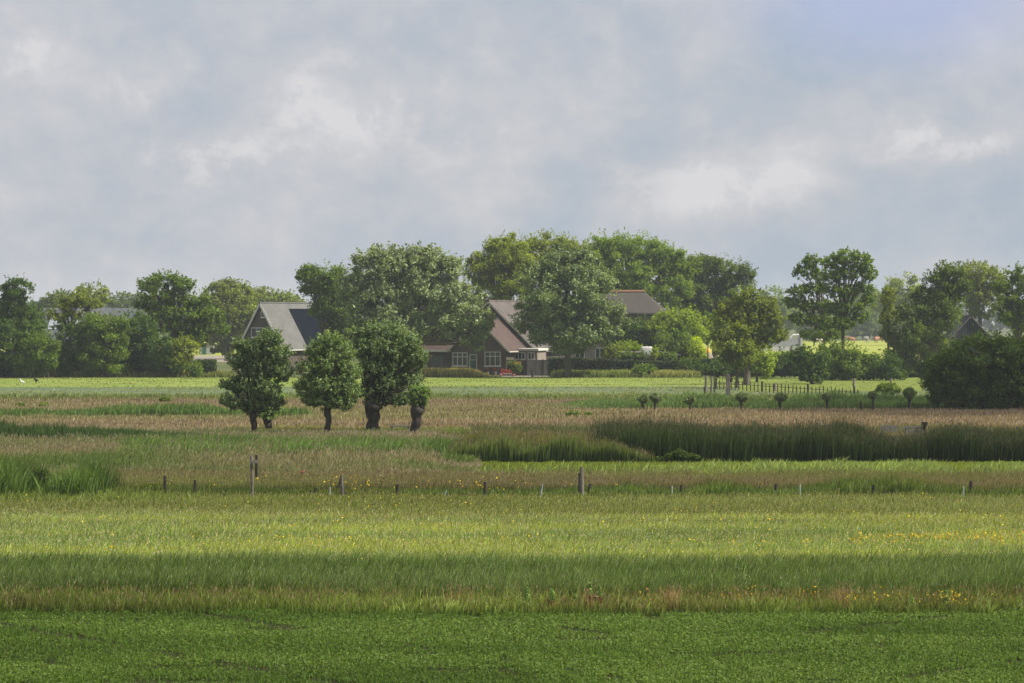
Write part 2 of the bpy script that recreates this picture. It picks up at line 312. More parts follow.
# ------------------------------------------------------------------ vegetation: grasses
def widen(n, p0, p1):                          # carry wide belts on well beyond both sides of the view
    q0 = -240 if p0 <= -75 else p0; q1 = 1264 if p1 >= 1110 else p1
    return int(n*(q1-q0)/(p1-p0)), q0, q1
def cloud_pts(n, D0, D1, p0, p1, edge=0.0):
    D = rng.uniform(D0, D1, n); p = rng.uniform(p0, p1, n)
    x = (p-CX)*D/F
    if edge: D = D+(vnoise(x, 0, 5, 3)-0.5)*2*edge
    return x, D
C = lambda *a: np.array(a, float)
def blades(name, label, n, D0, D1, p0=-90, p1=1114, h=0.4, hs=0.3, w=0.02, lean=0.25, base=(0.04,0.08,0.02), tip=(0.12,0.14,0.05),
           alt_base=None, alt_tip=None, patch=4.0, clump=0.0, var=0.25, seed=1, edge=0.3, keep=None, hfun=None, z=0.0,
           heads=None, headcol=(0.3,0.26,0.18), stretch=3.0, wind=0.1, altbias=0.0, gain=2.4):
    n, p0, p1 = widen(n, p0, p1); x, y = cloud_pts(n, D0, D1, p0, p1, edge)
    if clump:                                  # gather blades in tufts
        g = rng.normal(0, clump, (n, 2)); k = max(1, n//28); idx = rng.integers(0, n, n)//max(1, n//k)*max(1, n//k); idx = np.minimum(idx, n-1)
        x = x[idx]+g[:, 0]; y = y[idx]+g[:, 1]
    if keep is not None:
        m = rng.uniform(0, 1, n) < keep(x, y); x = x[m]; y = y[m]; n = len(x)
    nz = vnoise(x/stretch, y, patch, seed); nz2 = vnoise(x, y, patch*0.22, seed+5)
    H = h*np.exp(np.clip(rng.normal(0, hs, n), -2*hs, 1.5*hs))*(0.75+0.5*nz2)
    if hfun is not None: H = H*hfun(x, y)
    W = w*rng.uniform(0.7, 1.4, n)
    an = rng.uniform(0, math.pi, n); dx = np.cos(an)*W/2; dy = np.sin(an)*W/2
    la = rng.uniform(0, 2*math.pi, n); ll = np.abs(rng.normal(0, lean, n))*H
    tx = x+np.cos(la)*ll+wind*H; ty = y+np.sin(la)*ll
    V = np.zeros((n, 5, 3)); mx = x*0.62+tx*0.38; my = y*0.62+ty*0.38
    V[:, 0] = np.stack([x-dx, y-dy, np.full(n, z)], 1); V[:, 1] = np.stack([x+dx, y+dy, np.full(n, z)], 1)
    V[:, 2] = np.stack([mx+dx*.9, my+dy*.9, z+H*0.62], 1); V[:, 3] = np.stack([mx-dx*.9, my-dy*.9, z+H*0.62], 1)
    V[:, 4] = np.stack([tx, ty, z+H*0.985], 1)
    b = np.arange(n)*5
    quads = np.stack([b, b+1, b+2, b+3], 1); tris = np.stack([b+3, b+2, b+4], 1)
    ab = C(*(alt_base or base)); at_ = C(*(alt_tip or tip))
    q = np.clip((nz-0.5+altbias)*gain+0.5+rng.normal(0, 0.2, n), 0, 1)[:, None]
    ka, kb = C(1.68,1.66,1.1), C(1.75,1.68,1.15); base = C(*base)*ka; tip = C(*tip)*kb; ab = ab*ka; at_ = at_*kb; cb = C(*base)*(1-q)+ab*q; ct = C(*tip)*(1-q)+at_*q
    vr = (np.exp(rng.normal(0, var, n))*(0.80+0.40*vnoise(x/5, y, 1.7, seed+40)+0.12*(vnoise(x/2, y, 0.6, seed+9)-0.5)))[:, None]; cb = cb*vr; ct = ct*vr
    col = np.zeros((n, 5, 3)); col[:, 0] = cb; col[:, 1] = cb; col[:, 2] = cb*.5+ct*.5; col[:, 3] = cb*.5+ct*.5; col[:, 4] = ct
    V = V.reshape(-1, 3); col = col.reshape(-1, 3)
    if heads:                                  # seed heads or blossoms on a share of the stems
        frac, hl, hw = heads[:3]; m = rng.uniform(0, 1, n) < frac; k = int(m.sum())
        px, py, pz = tx[m], ty[m], z+H[m]; l = hl*rng.uniform(0.6, 1.3, k); wd = hw*rng.uniform(0.6, 1.3, k)
        a2 = rng.uniform(0, math.pi, k); ux, uy = np.cos(a2)*wd/2, np.sin(a2)*wd/2
        le = rng.normal(0.12, 0.2, k)*l
        HV = np.stack([np.stack([px, py, pz-l*0.3], 1), np.stack([px+ux, py+uy, pz+l*.2], 1), np.stack([px+le, py, pz+l*0.7], 1), np.stack([px-ux, py-uy, pz+l*.2], 1)], 1)
        hc = C(*headcol)[None, :]*np.exp(rng.normal(0, 0.25, k))[:, None]
        if len(heads) > 3: hc = hc*(1-q[m]*heads[3])+at_*q[m]*heads[3]
        o = len(V); V = np.concatenate([V, HV.reshape(-1, 3)]); col = np.concatenate([col, np.repeat(hc, 4, 0)])
        quads = np.concatenate([quads, o+np.arange(k*4).reshape(-1, 4)])
    ob = nmesh(name, V, [quads, tris], M_GRASS, col=col)
    tag(ob, label, 'grass', kind='stuff'); return ob
def specks(name, label, cat, n, D0, D1, p0, p1, z0, z1, size, cols, keep=None, flat=0.5, mat=None, edge=0.2, var=0.2, seed=1, patch=2.0):
    n, p0, p1 = widen(n, p0, p1); x, y = cloud_pts(n, D0, D1, p0, p1, edge)
    if keep is not None:
        m = rng.uniform(0, 1, n) < keep(x, y); x = x[m]; y = y[m]; n = len(x)
    zc = rng.uniform(z0, z1, n); s = size*rng.uniform(0.6, 1.35, n)
    V, q = leaf_quads(np.stack([x, y, zc], 1), s, s*0.8, np.tile([0, -0.3, flat], (n, 1)), 0.7)
    cols = np.array(cols, float); t = np.clip((vnoise(x/3, y, patch, seed)-0.5)*2+0.5+rng.normal(0, 0.25, n), 0, 0.999)*(len(cols)-1)
    i = np.minimum(t.astype(int), len(cols)-2) if len(cols) > 1 else np.zeros(n, int); f = (t-i)[:, None]
    c = (cols[i]*(1-f)+cols[i+1]*f) if len(cols) > 1 else np.repeat(cols, n, 0)
    c = c*np.exp(rng.normal(0, var, n))[:, None]
    o = nmesh(name, V, [q], mat or M_GRASS, col=np.repeat(c, 4, 0)); tag(o, label, cat, kind='stuff'); return o
def leaf_quads(P, l, w, nb, rnd):
    """diamond leaves: centres P, length l, width w, normal bias nb, randomness rnd"""
    n = len(P); nrm = nb+rng.normal(0, rnd, (n, 3)); nrm /= np.linalg.norm(nrm, axis=1)[:, None]+1e-9
    r = rng.normal(0, 1, (n, 3)); u = np.cross(nrm, r); u /= np.linalg.norm(u, axis=1)[:, None]+1e-9; v = np.cross(nrm, u)
    l = np.broadcast_to(l, (n,))[:, None]; w = np.broadcast_to(w, (n,))[:, None]
    V = np.stack([P-u*l/2, P+v*w/2+u*l*0.05, P+u*l/2-nrm*l*0.12, P-v*w/2+u*l*0.05], 1).reshape(-1, 3)
    return V, np.arange(n*4).reshape(-1, 4)

# low crop in the foreground, with bare streaks along the drill lines
def cropkeep(x, y):
    k = np.where(vnoise(x/4, y*1.0, 0.5, 4)*0.6+vnoise(x, y, 2.2, 8)*0.4 < 0.25, 0.12, 1.0)
    d = (y-0.0)+x*1.25; d2 = (y)-x*0.9
    line = (np.abs((d % 7.0)-3.5) < 0.36) & (vnoise(x, y, 0.8, 21) > 0.5) & (x < 2)
    line |= (np.abs((d2 % 8.0)-4) < 0.32) & (vnoise(x, y, 0.7, 23) > 0.52) & (x > 3)
    spot = (vnoise(x, y/1.8, 0.45, 51) > 0.82) & (vnoise(x, y, 3, 52) > 0.52)
    return np.where(line | spot, 0.05, k)
specks('crop_leaves', 'low dark green clover crop filling the nearest field', 'crop', 260000, 45, 61.6, -90, 1114, 0.015, 0.085, 0.052,
       [(0.076,0.126,0.019),(0.108,0.176,0.027),(0.145,0.220,0.042)], keep=cropkeep, flat=1.3, patch=1.5, var=0.17)
blades('young_grass_shoots', 'thin green shoots standing among the low clover crop', 26000, 45, 61.8, h=0.14, w=0.012, base=(0.04,0.085,0.02), tip=(0.08,0.15,0.04), patch=1.2)
# weedy margin between crop and meadow
bl = blades
bl('weedy_margin', 'ragged pale grass and weeds along the far edge of the crop', 42000, 60.9, 64.4, h=0.22, hs=0.4, w=0.018, lean=0.4, base=(0.05,0.085,0.02), tip=(0.13,0.165,0.06),
   alt_base=(0.045,0.07,0.02), alt_tip=(0.13,0.125,0.065), patch=0.7, clump=0.10, heads=(0.10, 0.09, 0.025), headcol=(0.30,0.21,0.15), edge=0.6)
bl('pale_leaf_tufts', 'pale broad bladed tufts leaning over in the weedy crop margin', 4500, 61.0, 62.8, h=0.25, hs=0.2, w=0.026, lean=0.4, base=(0.07,0.12,0.03), tip=(0.24,0.30,0.13),
   clump=0.12, wind=0.35, keep=lambda x, y: np.clip((vnoise(x, y*0, 1.6, 12)-0.42)*4, 0, 1))
# taller bluish dark grass belt
bl('dark_grass_belt', 'dense bluish green grass belt behind the weedy margin', 150000, 63.8, 71.5, h=0.36, hs=0.3, w=0.017, lean=0.28, base=(0.021,0.046,0.012), tip=(0.084,0.128,0.048),
   alt_base=(0.027,0.052,0.016), alt_tip=(0.105,0.148,0.072), patch=1.2, heads=(0.06, 0.07, 0.018), headcol=(0.26,0.27,0.17), edge=1.2, altbias=-0.1, wind=0.2, stretch=5, gain=3.2)
bl('pinkish_grass_streaks', 'pinkish brown seeding grass in faint streaks across the meadow', 26000, 77, 88, h=0.31, hs=0.25, w=0.014, lean=0.35, base=(0.08,0.09,0.04), tip=(0.21,0.165,0.105), edge=0.5, wind=0.2,
   heads=(0.3, 0.06, 0.02), headcol=(0.36,0.27,0.19), keep=lambda x, y: np.clip((vnoise(x/9, y, 1.5, 61)-0.58)*6, 0, 1))
bl('pink_seed_clumps', 'pinkish brown feathery seed clumps standing in the crop margin', 16000, 61.3, 62.6, h=0.40, hs=0.3, w=0.013, lean=0.35, base=(0.08,0.08,0.04), tip=(0.20,0.135,0.10), edge=0.2, wind=0.1,
   heads=(0.7, 0.06, 0.022), headcol=(0.34,0.22,0.17), keep=lambda x, y: np.clip((vnoise(x, y*0, 0.62, 77)-0.72)*8, 0, 1))
# sunlit flower meadow
bl('flowering_grass', 'pale seeding meadow grass with yellow green patches', 230000, 70.5, 88, h=0.27, hs=0.3, w=0.017, lean=0.35, base=(0.088,0.125,0.02), tip=(0.24,0.285,0.09),
   alt_base=(0.055,0.095,0.027), alt_tip=(0.15,0.215,0.095), patch=1.3, heads=(0.22, 0.06, 0.022), headcol=(0.46,0.43,0.29), edge=0.6, stretch=8, wind=0.2, gain=4.0)
bl('meadow_grass', 'green meadow grass reaching from the flowers to the wire fence', 150000, 86, 99.5, h=0.20, hs=0.3, w=0.019, lean=0.3, base=(0.045,0.075,0.018), tip=(0.14,0.16,0.06),
   alt_base=(0.05,0.085,0.03), alt_tip=(0.17,0.19,0.10), patch=1.9, heads=(0.14, 0.06, 0.022), headcol=(0.36,0.32,0.20), edge=0.9, stretch=7, wind=0.2, gain=3.5)
band = lambda y, c, s: np.exp(-((y-c)/s)**2)
specks('yellow_meadow_flowers', 'small yellow flowers scattered in bands through the meadow grass', 'flowers', 22000, 70.5, 99, -90, 1114, 0.24, 0.40, 0.05, [(0.62,0.40,0.02),(0.70,0.50,0.04)],
       keep=lambda x, y: (0.55*band(y-vnoise(x, 3, 9, 2)*3.0, 76.0, 2.0)+0.22*band(y, 84, 4)+0.03)*np.clip((vnoise(x/2, y, 1.1, 31)-0.38)*3, 0, 1), mat=M_PETAL, flat=0.6)
specks('orange_flower_drift', 'dense orange yellow flower drift at the right side of the meadow', 'flowers', 1500, 76.6, 80.6, 850, 1110, 0.24, 0.38, 0.055, [(0.62,0.34,0.02),(0.72,0.46,0.03)],
       keep=lambda x, y: np.clip((vnoise(x/2, y, 0.9, 3)-0.3)*2, 0, 1), mat=M_PETAL, flat=0.6)
specks('margin_flowers', 'yellow flowers in the weedy margin at the right', 'flowers', 1500, 61.2, 63.6, 640, 1110, 0.2, 0.42, 0.05, [(0.62,0.36,0.03),(0.70,0.48,0.04)],
       keep=lambda x, y: np.clip((vnoise(x, y, 0.7, 31)-0.55)*3, 0, 1), mat=M_PETAL)
# fence line weeds, brown grass behind
bl('fence_weeds', 'green weeds growing along the foot of the wire fence', 90000, 100, 104, h=0.26, hs=0.35, w=0.03, base=(0.025,0.05,0.012), tip=(0.075,0.115,0.035),
   alt_tip=(0.11,0.12,0.05), patch=1.5, clump=0.15, edge=0.6, hfun=lambda x, y: 0.75+1.0*np.clip((x-1)/6, 0, 1)*np.clip(vnoise(x, 0, 1.6, 5)-0.15, 0, 1))
bl('brown_seed_grass', 'tall brownish seeding grass behind the wire fence', 110000, 102.5, 111, h=0.34, hs=0.22, w=0.022, lean=0.2, base=(0.06,0.08,0.03), tip=(0.160,0.142,0.105),
   alt_base=(0.06,0.09,0.035), alt_tip=(0.15,0.17,0.075), patch=2.2, heads=(0.35, 0.11, 0.03, 0.5), headcol=(0.27,0.215,0.14), edge=0.8, stretch=4, wind=0.15)
specks('fence_yellow_flowers', 'yellow ragwort flowers near the leaning braced fence post', 'flowers', 700, 100, 103, 150, 620, 0.3, 0.75, 0.07, [(0.58,0.42,0.03)],
       keep=lambda x, y: 0.12+0.8*band(x, PX(353, 101), 0.7)+0.5*band(x, PX(475, 101), 0.5), mat=M_PETAL)
# mown bright strip, then pale sedge
bl('mown_grass', 'short bright green grass strip in front of the reed bank', 50000, 117.5, 124.4, 400, 1114, h=0.09, hs=0.3, w=0.03, base=(0.09,0.13,0.025), tip=(0.17,0.21,0.05), patch=3, stretch=4)
bl('pale_sedge', 'pale green sedge clumps in the mown strip before the reeds', 46000, 110, 117, 480, 1114, h=0.40, hs=0.28, w=0.045, lean=0.45, base=(0.06,0.10,0.035), tip=(0.22,0.28,0.13), clump=0.18, patch=3,
   keep=lambda x, y: np.clip((x-3)/12, 0.08, 1)*np.clip((vnoise(x, y, 1.6, 6)-0.25)*3, 0, 1), wind=0.25)
# left marshy rough
bl('marsh_grass', 'rough brown and green marsh grass left of the reeds', 205000, 107.5, 158, -90, 480, h=0.54, hs=0.28, w=0.04, lean=0.28, base=(0.055,0.085,0.025), tip=(0.225,0.185,0.175),
   alt_base=(0.045,0.08,0.025), alt_tip=(0.095,0.15,0.052), patch=3.6, stretch=2.2, heads=(0.35, 0.15, 0.04, 0.9), headcol=(0.36,0.30,0.23), edge=1, wind=0.2, seed=9, altbias=-0.12, hfun=lambda x, y: np.clip(1.15-(y-125)/38, 0.32, 1)*np.clip((y-105)/13, 0.35, 1)*np.clip((PX(480, 125)-x)/3, 0.3, 1))
bl('green_reedmace', 'fresh green broad bladed clumps left of the reed bank', 26000, 121, 133, 120, 470, h=0.75, hs=0.25, w=0.045, lean=0.35, base=(0.045,0.08,0.025), tip=(0.105,0.175,0.065), clump=0.25,
   keep=lambda x, y: np.clip((vnoise(x/1.8, y, 3.0, 15)-0.42)*5, 0, 1), wind=0.25)
bl('low_green_sedge', 'low pale green sedge before the reed bank foot', 8000, 121.5, 124.8, 250, 470, h=0.38, hs=0.25, w=0.045, lean=0.4, base=(0.05,0.08,0.025), tip=(0.12,0.17,0.07), clump=0.2, wind=0.25)
bl('left_tussocks', 'tall dark green tussocks beside the small dark shrub at the left', 17000, 98.2, 103.5, -60, 118, h=0.92, hs=0.25, w=0.035, lean=0.35, base=(0.030,0.055,0.016), tip=(0.075,0.125,0.042), clump=0.35,
   keep=lambda x, y: np.clip(band(x, PX(14, 103), 0.75)+band(x, PX(86, 102), 0.62), 0, 1), wind=0.1, edge=0)
bl('left_bank_grass', 'bright green grass on the near bank at the left edge', 30000, 96, 104, -90, 250, h=0.30, hs=0.3, w=0.025, lean=0.35, base=(0.045,0.07,0.02), tip=(0.11,0.145,0.05), patch=1.5,
   keep=lambda x, y: np.clip(1-(x-PX(100, 100))/4, 0, 1))
# sedge line at the left, right and behind the willows
bl('dark_sedge_row', 'dark bluish green sedge row at the left behind the rough grass', 34000, 138, 143, -90, 290, h=0.95, hs=0.2, w=0.06, lean=0.2, base=(0.022,0.048,0.022), tip=(0.050,0.088,0.040), clump=0.3,
   hfun=lambda x, y: np.clip(1.1-(x-PX(-60, 140))/19, 0.25, 1.1)*(0.7+0.6*vnoise(x, 0, 3, 2)), edge=1)
bl('left_ditch_sedge', 'low green sedge line crossing the brown field at the left', 14000, 181, 186, -90, 300, h=0.62, hs=0.25, w=0.06, base=(0.035,0.065,0.03), tip=(0.07,0.12,0.045), clump=0.4,
   hfun=lambda x, y: np.clip(1.2-(x-PX(-60, 183))/38, 0.25, 1.1)*(0.4+1.1*vnoise(x, 0, 4, 8)), edge=1)
bl('willow_foot_grass', 'green tufts round the feet of the pollard willows', 14000, 150, 160, 225, 470, h=0.25, hs=0.3, w=0.05, base=(0.05,0.085,0.025), tip=(0.12,0.17,0.055), alt_tip=(0.19,0.15,0.09), clump=0.35, patch=3, edge=1)
bl('ripe_grass', 'reddish brown ripe grass covering the field behind the willows', 150000, 156, 222, h=0.24, hs=0.22, w=0.05, lean=0.2, base=(0.10,0.086,0.09), tip=(0.185,0.143,0.165),
   alt_base=(0.085,0.088,0.065), alt_tip=(0.165,0.165,0.125), patch=8, stretch=6, edge=2, seed=21, altbias=0.02)
bl('ditch_sedge', 'green sedge belt round the feet of the little pollards', 52000, 194.5, 208, 545, 960, h=0.42, hs=0.25, w=0.07, lean=0.22, base=(0.035,0.065,0.03), tip=(0.085,0.135,0.060), clump=0.5,
   hfun=lambda x, y: (0.6+0.8*vnoise(x, 1, 5, 3))*np.clip((x-PX(540, 200))/4, 0.3, 1)*np.where((y > 202) & (x > PX(690, 200)), 1.35, 1), edge=1.5)
bl('far_ditch_grass', 'thin dull green grass line at the foot of the pasture', 22000, 218, 226, h=0.32, hs=0.3, w=0.07, base=(0.06,0.085,0.04), tip=(0.11,0.14,0.06), clump=0.6, edge=2, keep=lambda x, y: np.clip((vnoise(x/3, y, 6, 8)-0.3)*3, 0, 1))
bl('pasture_tufts', 'scattered tufts and short grass across the sunlit pasture', 45000, 222, 302, h=0.10, hs=0.35, w=0.08, lean=0.3, base=(0.09,0.13,0.04), tip=(0.16,0.20,0.06), alt_base=(0.10,0.12,0.05), alt_tip=(0.20,0.21,0.10),
   patch=7, stretch=5, edge=0, keep=lambda x, y: np.where((y > 240) & (x > PX(735, y)) & (x < PX(926, y)), 0.25, np.clip((vnoise(x/3, y, 3, 8)-0.2)*2, 0.1, 1)))
bl('farm_border_grass', 'tall dry yellowish grass bordering the farmhouse garden', 26000, 300, 305, 412, 492, h=0.60, hs=0.3, w=0.09, lean=0.3, base=(0.09,0.11,0.04), tip=(0.24,0.22,0.11), patch=1.5, clump=0.35, edge=0.3,
   hfun=lambda x, y: np.clip((PX(497, 302)-x)/3, 0.2, 1))
bl('hedge_border_grass', 'tall dry grass in front of the dark garden hedge', 40000, 299, 304, 558, 695, h=0.50, hs=0.3, w=0.09, lean=0.3, base=(0.08,0.10,0.04), tip=(0.20,0.20,0.10), alt_tip=(0.10,0.14,0.05), patch=2.0, clump=0.35, edge=0.3)
bl('treeline_grass', 'rough grass along the foot of the left shelterbelt', 26000, 300, 304, -90, 232, h=0.45, hs=0.35, w=0.09, lean=0.3, base=(0.06,0.08,0.03), tip=(0.13,0.14,0.06), clump=0.3, edge=0.4)
# reeds
reedtop = lambda x, y: (1-0.30*np.exp(-((x-PX(900, 130))/1.7)**4))*(0.58+0.38*vnoise(x, y*0.3, 4.0, 14)+0.30*vnoise(x, y*0.5, 1.1, 3)+0.26*vnoise(x, y, 0.35, 6))*np.clip((x-PX(545, 127))/2.5, 0.5, 1)
bl('reed_bank', 'dense dark reed bank with brownish tops along the ditch', 150000, 126.4, 133.5, 545, 1114, h=1.06, hs=0.17, w=0.033, lean=0.14, base=(0.014,0.028,0.009), tip=(0.036,0.058,0.026),
   alt_base=(0.011,0.024,0.009), alt_tip=(0.030,0.048,0.020), patch=2.0, heads=(0.14, 0.18, 0.04), headcol=(0.11,0.105,0.07), edge=0.3, hfun=reedtop, z=-0.1, wind=0.07, clump=0.28, var=0.35)
bl('green_reeds', 'lighter green reeds at the left end of the reed bank', 60000, 124.9, 131, 446, 790, h=0.98, hs=0.14, w=0.04, lean=0.12, base=(0.035,0.065,0.02), tip=(0.125,0.165,0.07),
   alt_tip=(0.16,0.15,0.08), patch=1.6, heads=(0.12, 0.18, 0.045), headcol=(0.20,0.17,0.10), edge=0.3, wind=0.08,
   hfun=lambda x, y: np.clip(0.55+(x-PX(446, 127))/2.4, 0.55, 1)*(0.62+0.55*vnoise(x, y*0.4, 1.3, 4))*np.clip((PX(700, 127)-x)/5.0, 0.35, 1),
   keep=lambda x, y: np.clip((PX(640, 127)-x)/1.5+0.9*vnoise(x, 0, 0.9, 19), 0.0, 1)*np.clip((PX(800, 127)-x)/7, 0, 1))
bl('reed_fringe', 'soft brown green grass fringe behind the reed bank', 70000, 133, 157, 470, 1114, h=0.42, hs=0.25, w=0.05, lean=0.2, base=(0.07,0.075,0.045), tip=(0.175,0.145,0.11), alt_base=(0.04,0.07,0.03), alt_tip=(0.09,0.12,0.055),
   patch=4, stretch=2, heads=(0.15, 0.16, 0.05), headcol=(0.22,0.17,0.12), edge=1)

# ------------------------------------------------------------------ trees
def tube_np(acc, pts, rad, sides=6):
    m = MB(); m.tube(pts, rad, sides); n = acc['n']
    acc['v'] += m.v; acc['q'] += [tuple(i+n for i in f) for f in m.f if len(f) == 4]; acc['n'] += len(m.v)
def plant(name, label, cat, D, bx, lobes, trunk=None, leaf=0.25, cover=2.3, cols=((0.03,0.06,0.018),(0.07,0.115,0.03)), clump=0.85, airy=0.0, depth=0.85,
          mat=None, group=None, stems=1, bark=None, cname='crown', tname='trunk', base_y=None, lean=0.0, limbs=True, fuzz=0.5, asp=0.55, skew=0.0, zlow=0.15, wid=1.05, bri=1.0, spike=1.0):
    """lobes: (px, py, rx, ry) crown masses in image units at distance D; trunk: radius in metres"""
    s = F/D; X0 = PX(bx, D); bz = 0.0
    root = empty(name, (X0, D, bz), label=label, cat=cat, group=group)
    P = []; O = []; CR = []; centres = []; cl_all = []
    for (lx, ly, rx, ry) in lobes:
        c = np.array([PX(lx, D)-X0, 0, PZ(ly, D)]); r = np.array([rx/s, depth*(rx+ry)/2/s, ry/s])
        c[1] = rng.uniform(-0.35, 0.35)*r[1]; r = r*wid; centres.append((c, r))
        area = 4*math.pi*((r[0]*r[1])**1.6/3+(r[0]*r[2])**1.6/3+(r[1]*r[2])**1.6/3)**(1/1.6)
        rc = clump*min(1.0, 0.35*min(r)+0.25)
        ncl = max(5, int(area/(rc*rc*2.9)*(1-0.5*airy)))
        d = rng.normal(0, 1, (ncl, 3)); d /= np.linalg.norm(d, axis=1)[:, None]
        f = rng.uniform(0.25, 1.0, ncl)**0.38
        k = 1+0.16*rng.normal(0, 1, ncl)
        cc = c+d*np.maximum(r-rc*0.45, r*0.45)*(f*k)[:, None]
        cc = cc[cc[:, 2] > zlow+rc*0.3]
        ncl = len(cc)
        if ncl == 0: continue
        nl = max(8, int(0.9*area*cover/(leaf*leaf*asp*0.5)/ncl))
        br = rng.uniform(0.55, 1.35, ncl)      # some clumps denser
        cnt = np.maximum(4, (nl*br).astype(int)); idx = np.repeat(np.arange(ncl), cnt); n = len(idx)
        g = rng.normal(0, 1, (n, 3)); g /= np.linalg.norm(g, axis=1)[:, None]; rad = rng.uniform(0, 1, n)**fuzz
        rcs = rc*rng.uniform(0.65, 1.3, ncl)[idx]
        off = g*(rad*rcs)[:, None]*np.array([1.0, 1.0, 0.72]); p = cc[idx]+off
        p[:, 0] += skew*p[:, 2]
        outw = (p-c)/r; P.append(p); O.append(outw*0.55+g*0.5+np.array([0, 0, 0.55]))
        cr = rng.uniform(0, 1, ncl)[idx]*0.55+rng.uniform(0, 1, n)*0.45; CR.append(cr); cl_all.append(cc)
        if spike > 0:
            ns = int(area/(rc*rc)*0.75*(1-0.6*airy)); d = rng.normal(0, 1, (ns, 3)); d[:, 2] = np.abs(d[:, 2])*1.0-0.35; d /= np.linalg.norm(d, axis=1)[:, None]
            st = c+d*r*0.86; dr_ = d+np.array([0, 0, 0.75])+rng.normal(0, 0.2, (ns, 3)); dr_ /= np.linalg.norm(dr_, axis=1)[:, None]
            ln = rc*spike*rng.uniform(0.5, 1.45, ns); kk = 9; ii = np.repeat(np.arange(ns), kk); t_ = rng.uniform(0, 1, ns*kk)
            p = st[ii]+dr_[ii]*(ln[ii]*t_)[:, None]+rng.normal(0, 1, (ns*kk, 3))*(rc*0.20*(1.15-t_))[:, None]
            p[:, 0] += skew*p[:, 2]; P.append(p); O.append(d[ii]*0.5+np.array([0, 0, 0.5])); CR.append(0.35*rng.uniform(0, 1, ns)[ii]+0.65*rng.uniform(0, 1, ns*kk))
    P = np.concatenate(P); O = np.concatenate(O); CR = np.concatenate(CR)
    m = P[:, 2] > zlow*0.3+0.03; P, O, CR = P[m], O[m], CR[m]
    n = len(P); l = leaf*rng.uniform(0.65, 1.35, n)
    V, q = leaf_quads(P, l, l*asp, O, 0.75)
    c0, c1 = C(*cols[0])*C(1.35,1.3,0.75)*bri, C(*cols[1])*C(2.4,2.3,0.9 if mat is None else 1.9)*bri; col = c0+(c1-c0)*CR[:, None]; col = col*np.exp(rng.normal(0, 0.22, n))[:, None]
    nmesh(cname, V, [q], mat or M_LEAF, root, col=np.repeat(col, 4, 0))
    acc = dict(v=[], q=[], n=0)
    tr = trunk if trunk else 0.08
    low = min(c[2]-r[2] for c, r in centres); ctr = np.mean([c for c, r in centres], 0); hi = max(c[2]+r[2] for c, r in centres)
    fork = max(0.25, low+0.10*(hi-low))
    for si in range(stems):
        sx = 0.0 if stems == 1 else rng.uniform(-1, 1)*centres[0][1][0]*0.4
        f1 = Vector((lean*fork+sx, rng.uniform(-.1, .1), fork))
        tube_np(acc, [(sx, 0, -0.2), (sx*1.02, 0, 0.12), (f1.x*0.5+sx*.5+rng.uniform(-.08, .08)*tr, 0, fork*0.5), f1], [tr*1.5, tr*1.12, tr*0.92, tr*0.82], 9)
        if limbs:
            for (c, r), cl in zip(centres, cl_all):
                if stems > 1 and rng.uniform() < 0.4: continue
                e = Vector(c+np.array([0, 0, r[2]*0.25])); mid = f1.lerp(e, 0.5)+Vector((rng.uniform(-.06, .06)*r[0], rng.uniform(-.1, .1), 0.12*(e.z-f1.z)+0.0))
                mid.x = mid.x*0.9+f1.x*0.1
                tube_np(acc, [f1-Vector((0, 0, 0.05)), mid, e], [tr*0.62, tr*0.4, tr*0.14], 6)
                kk = min(len(cl), 9)
                for j in rng.choice(len(cl), kk, replace=False):
                    t = rng.uniform(0.25, 0.95); a = f1.lerp(mid, t*2) if t < 0.5 else mid.lerp(e, t*2-1); b = Vector(cl[j]); b.x += skew*b.z
                    mm = a.lerp(b, 0.5)+Vector((0, 0, 0.08*(b-a).length))
                    tube_np(acc, [a, mm, b], [tr*0.22, tr*0.14, tr*0.05], 4)
    nmesh(tname, acc['v'], [acc['q']], bark or M_BARK, root, smooth=True)
    return root

GRN = ((0.030,0.060,0.016),(0.075,0.120,0.030)); DRK = ((0.018,0.042,0.014),(0.042,0.078,0.022)); YEL = ((0.050,0.075,0.018),(0.105,0.140,0.032))
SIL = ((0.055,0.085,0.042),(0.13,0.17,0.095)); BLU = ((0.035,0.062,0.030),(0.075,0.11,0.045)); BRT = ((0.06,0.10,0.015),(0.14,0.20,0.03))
WIL = ((0.030,0.055,0.026),(0.085,0.125,0.065))
T = plant
SB = 'trees and bushes of the left shelterbelt'
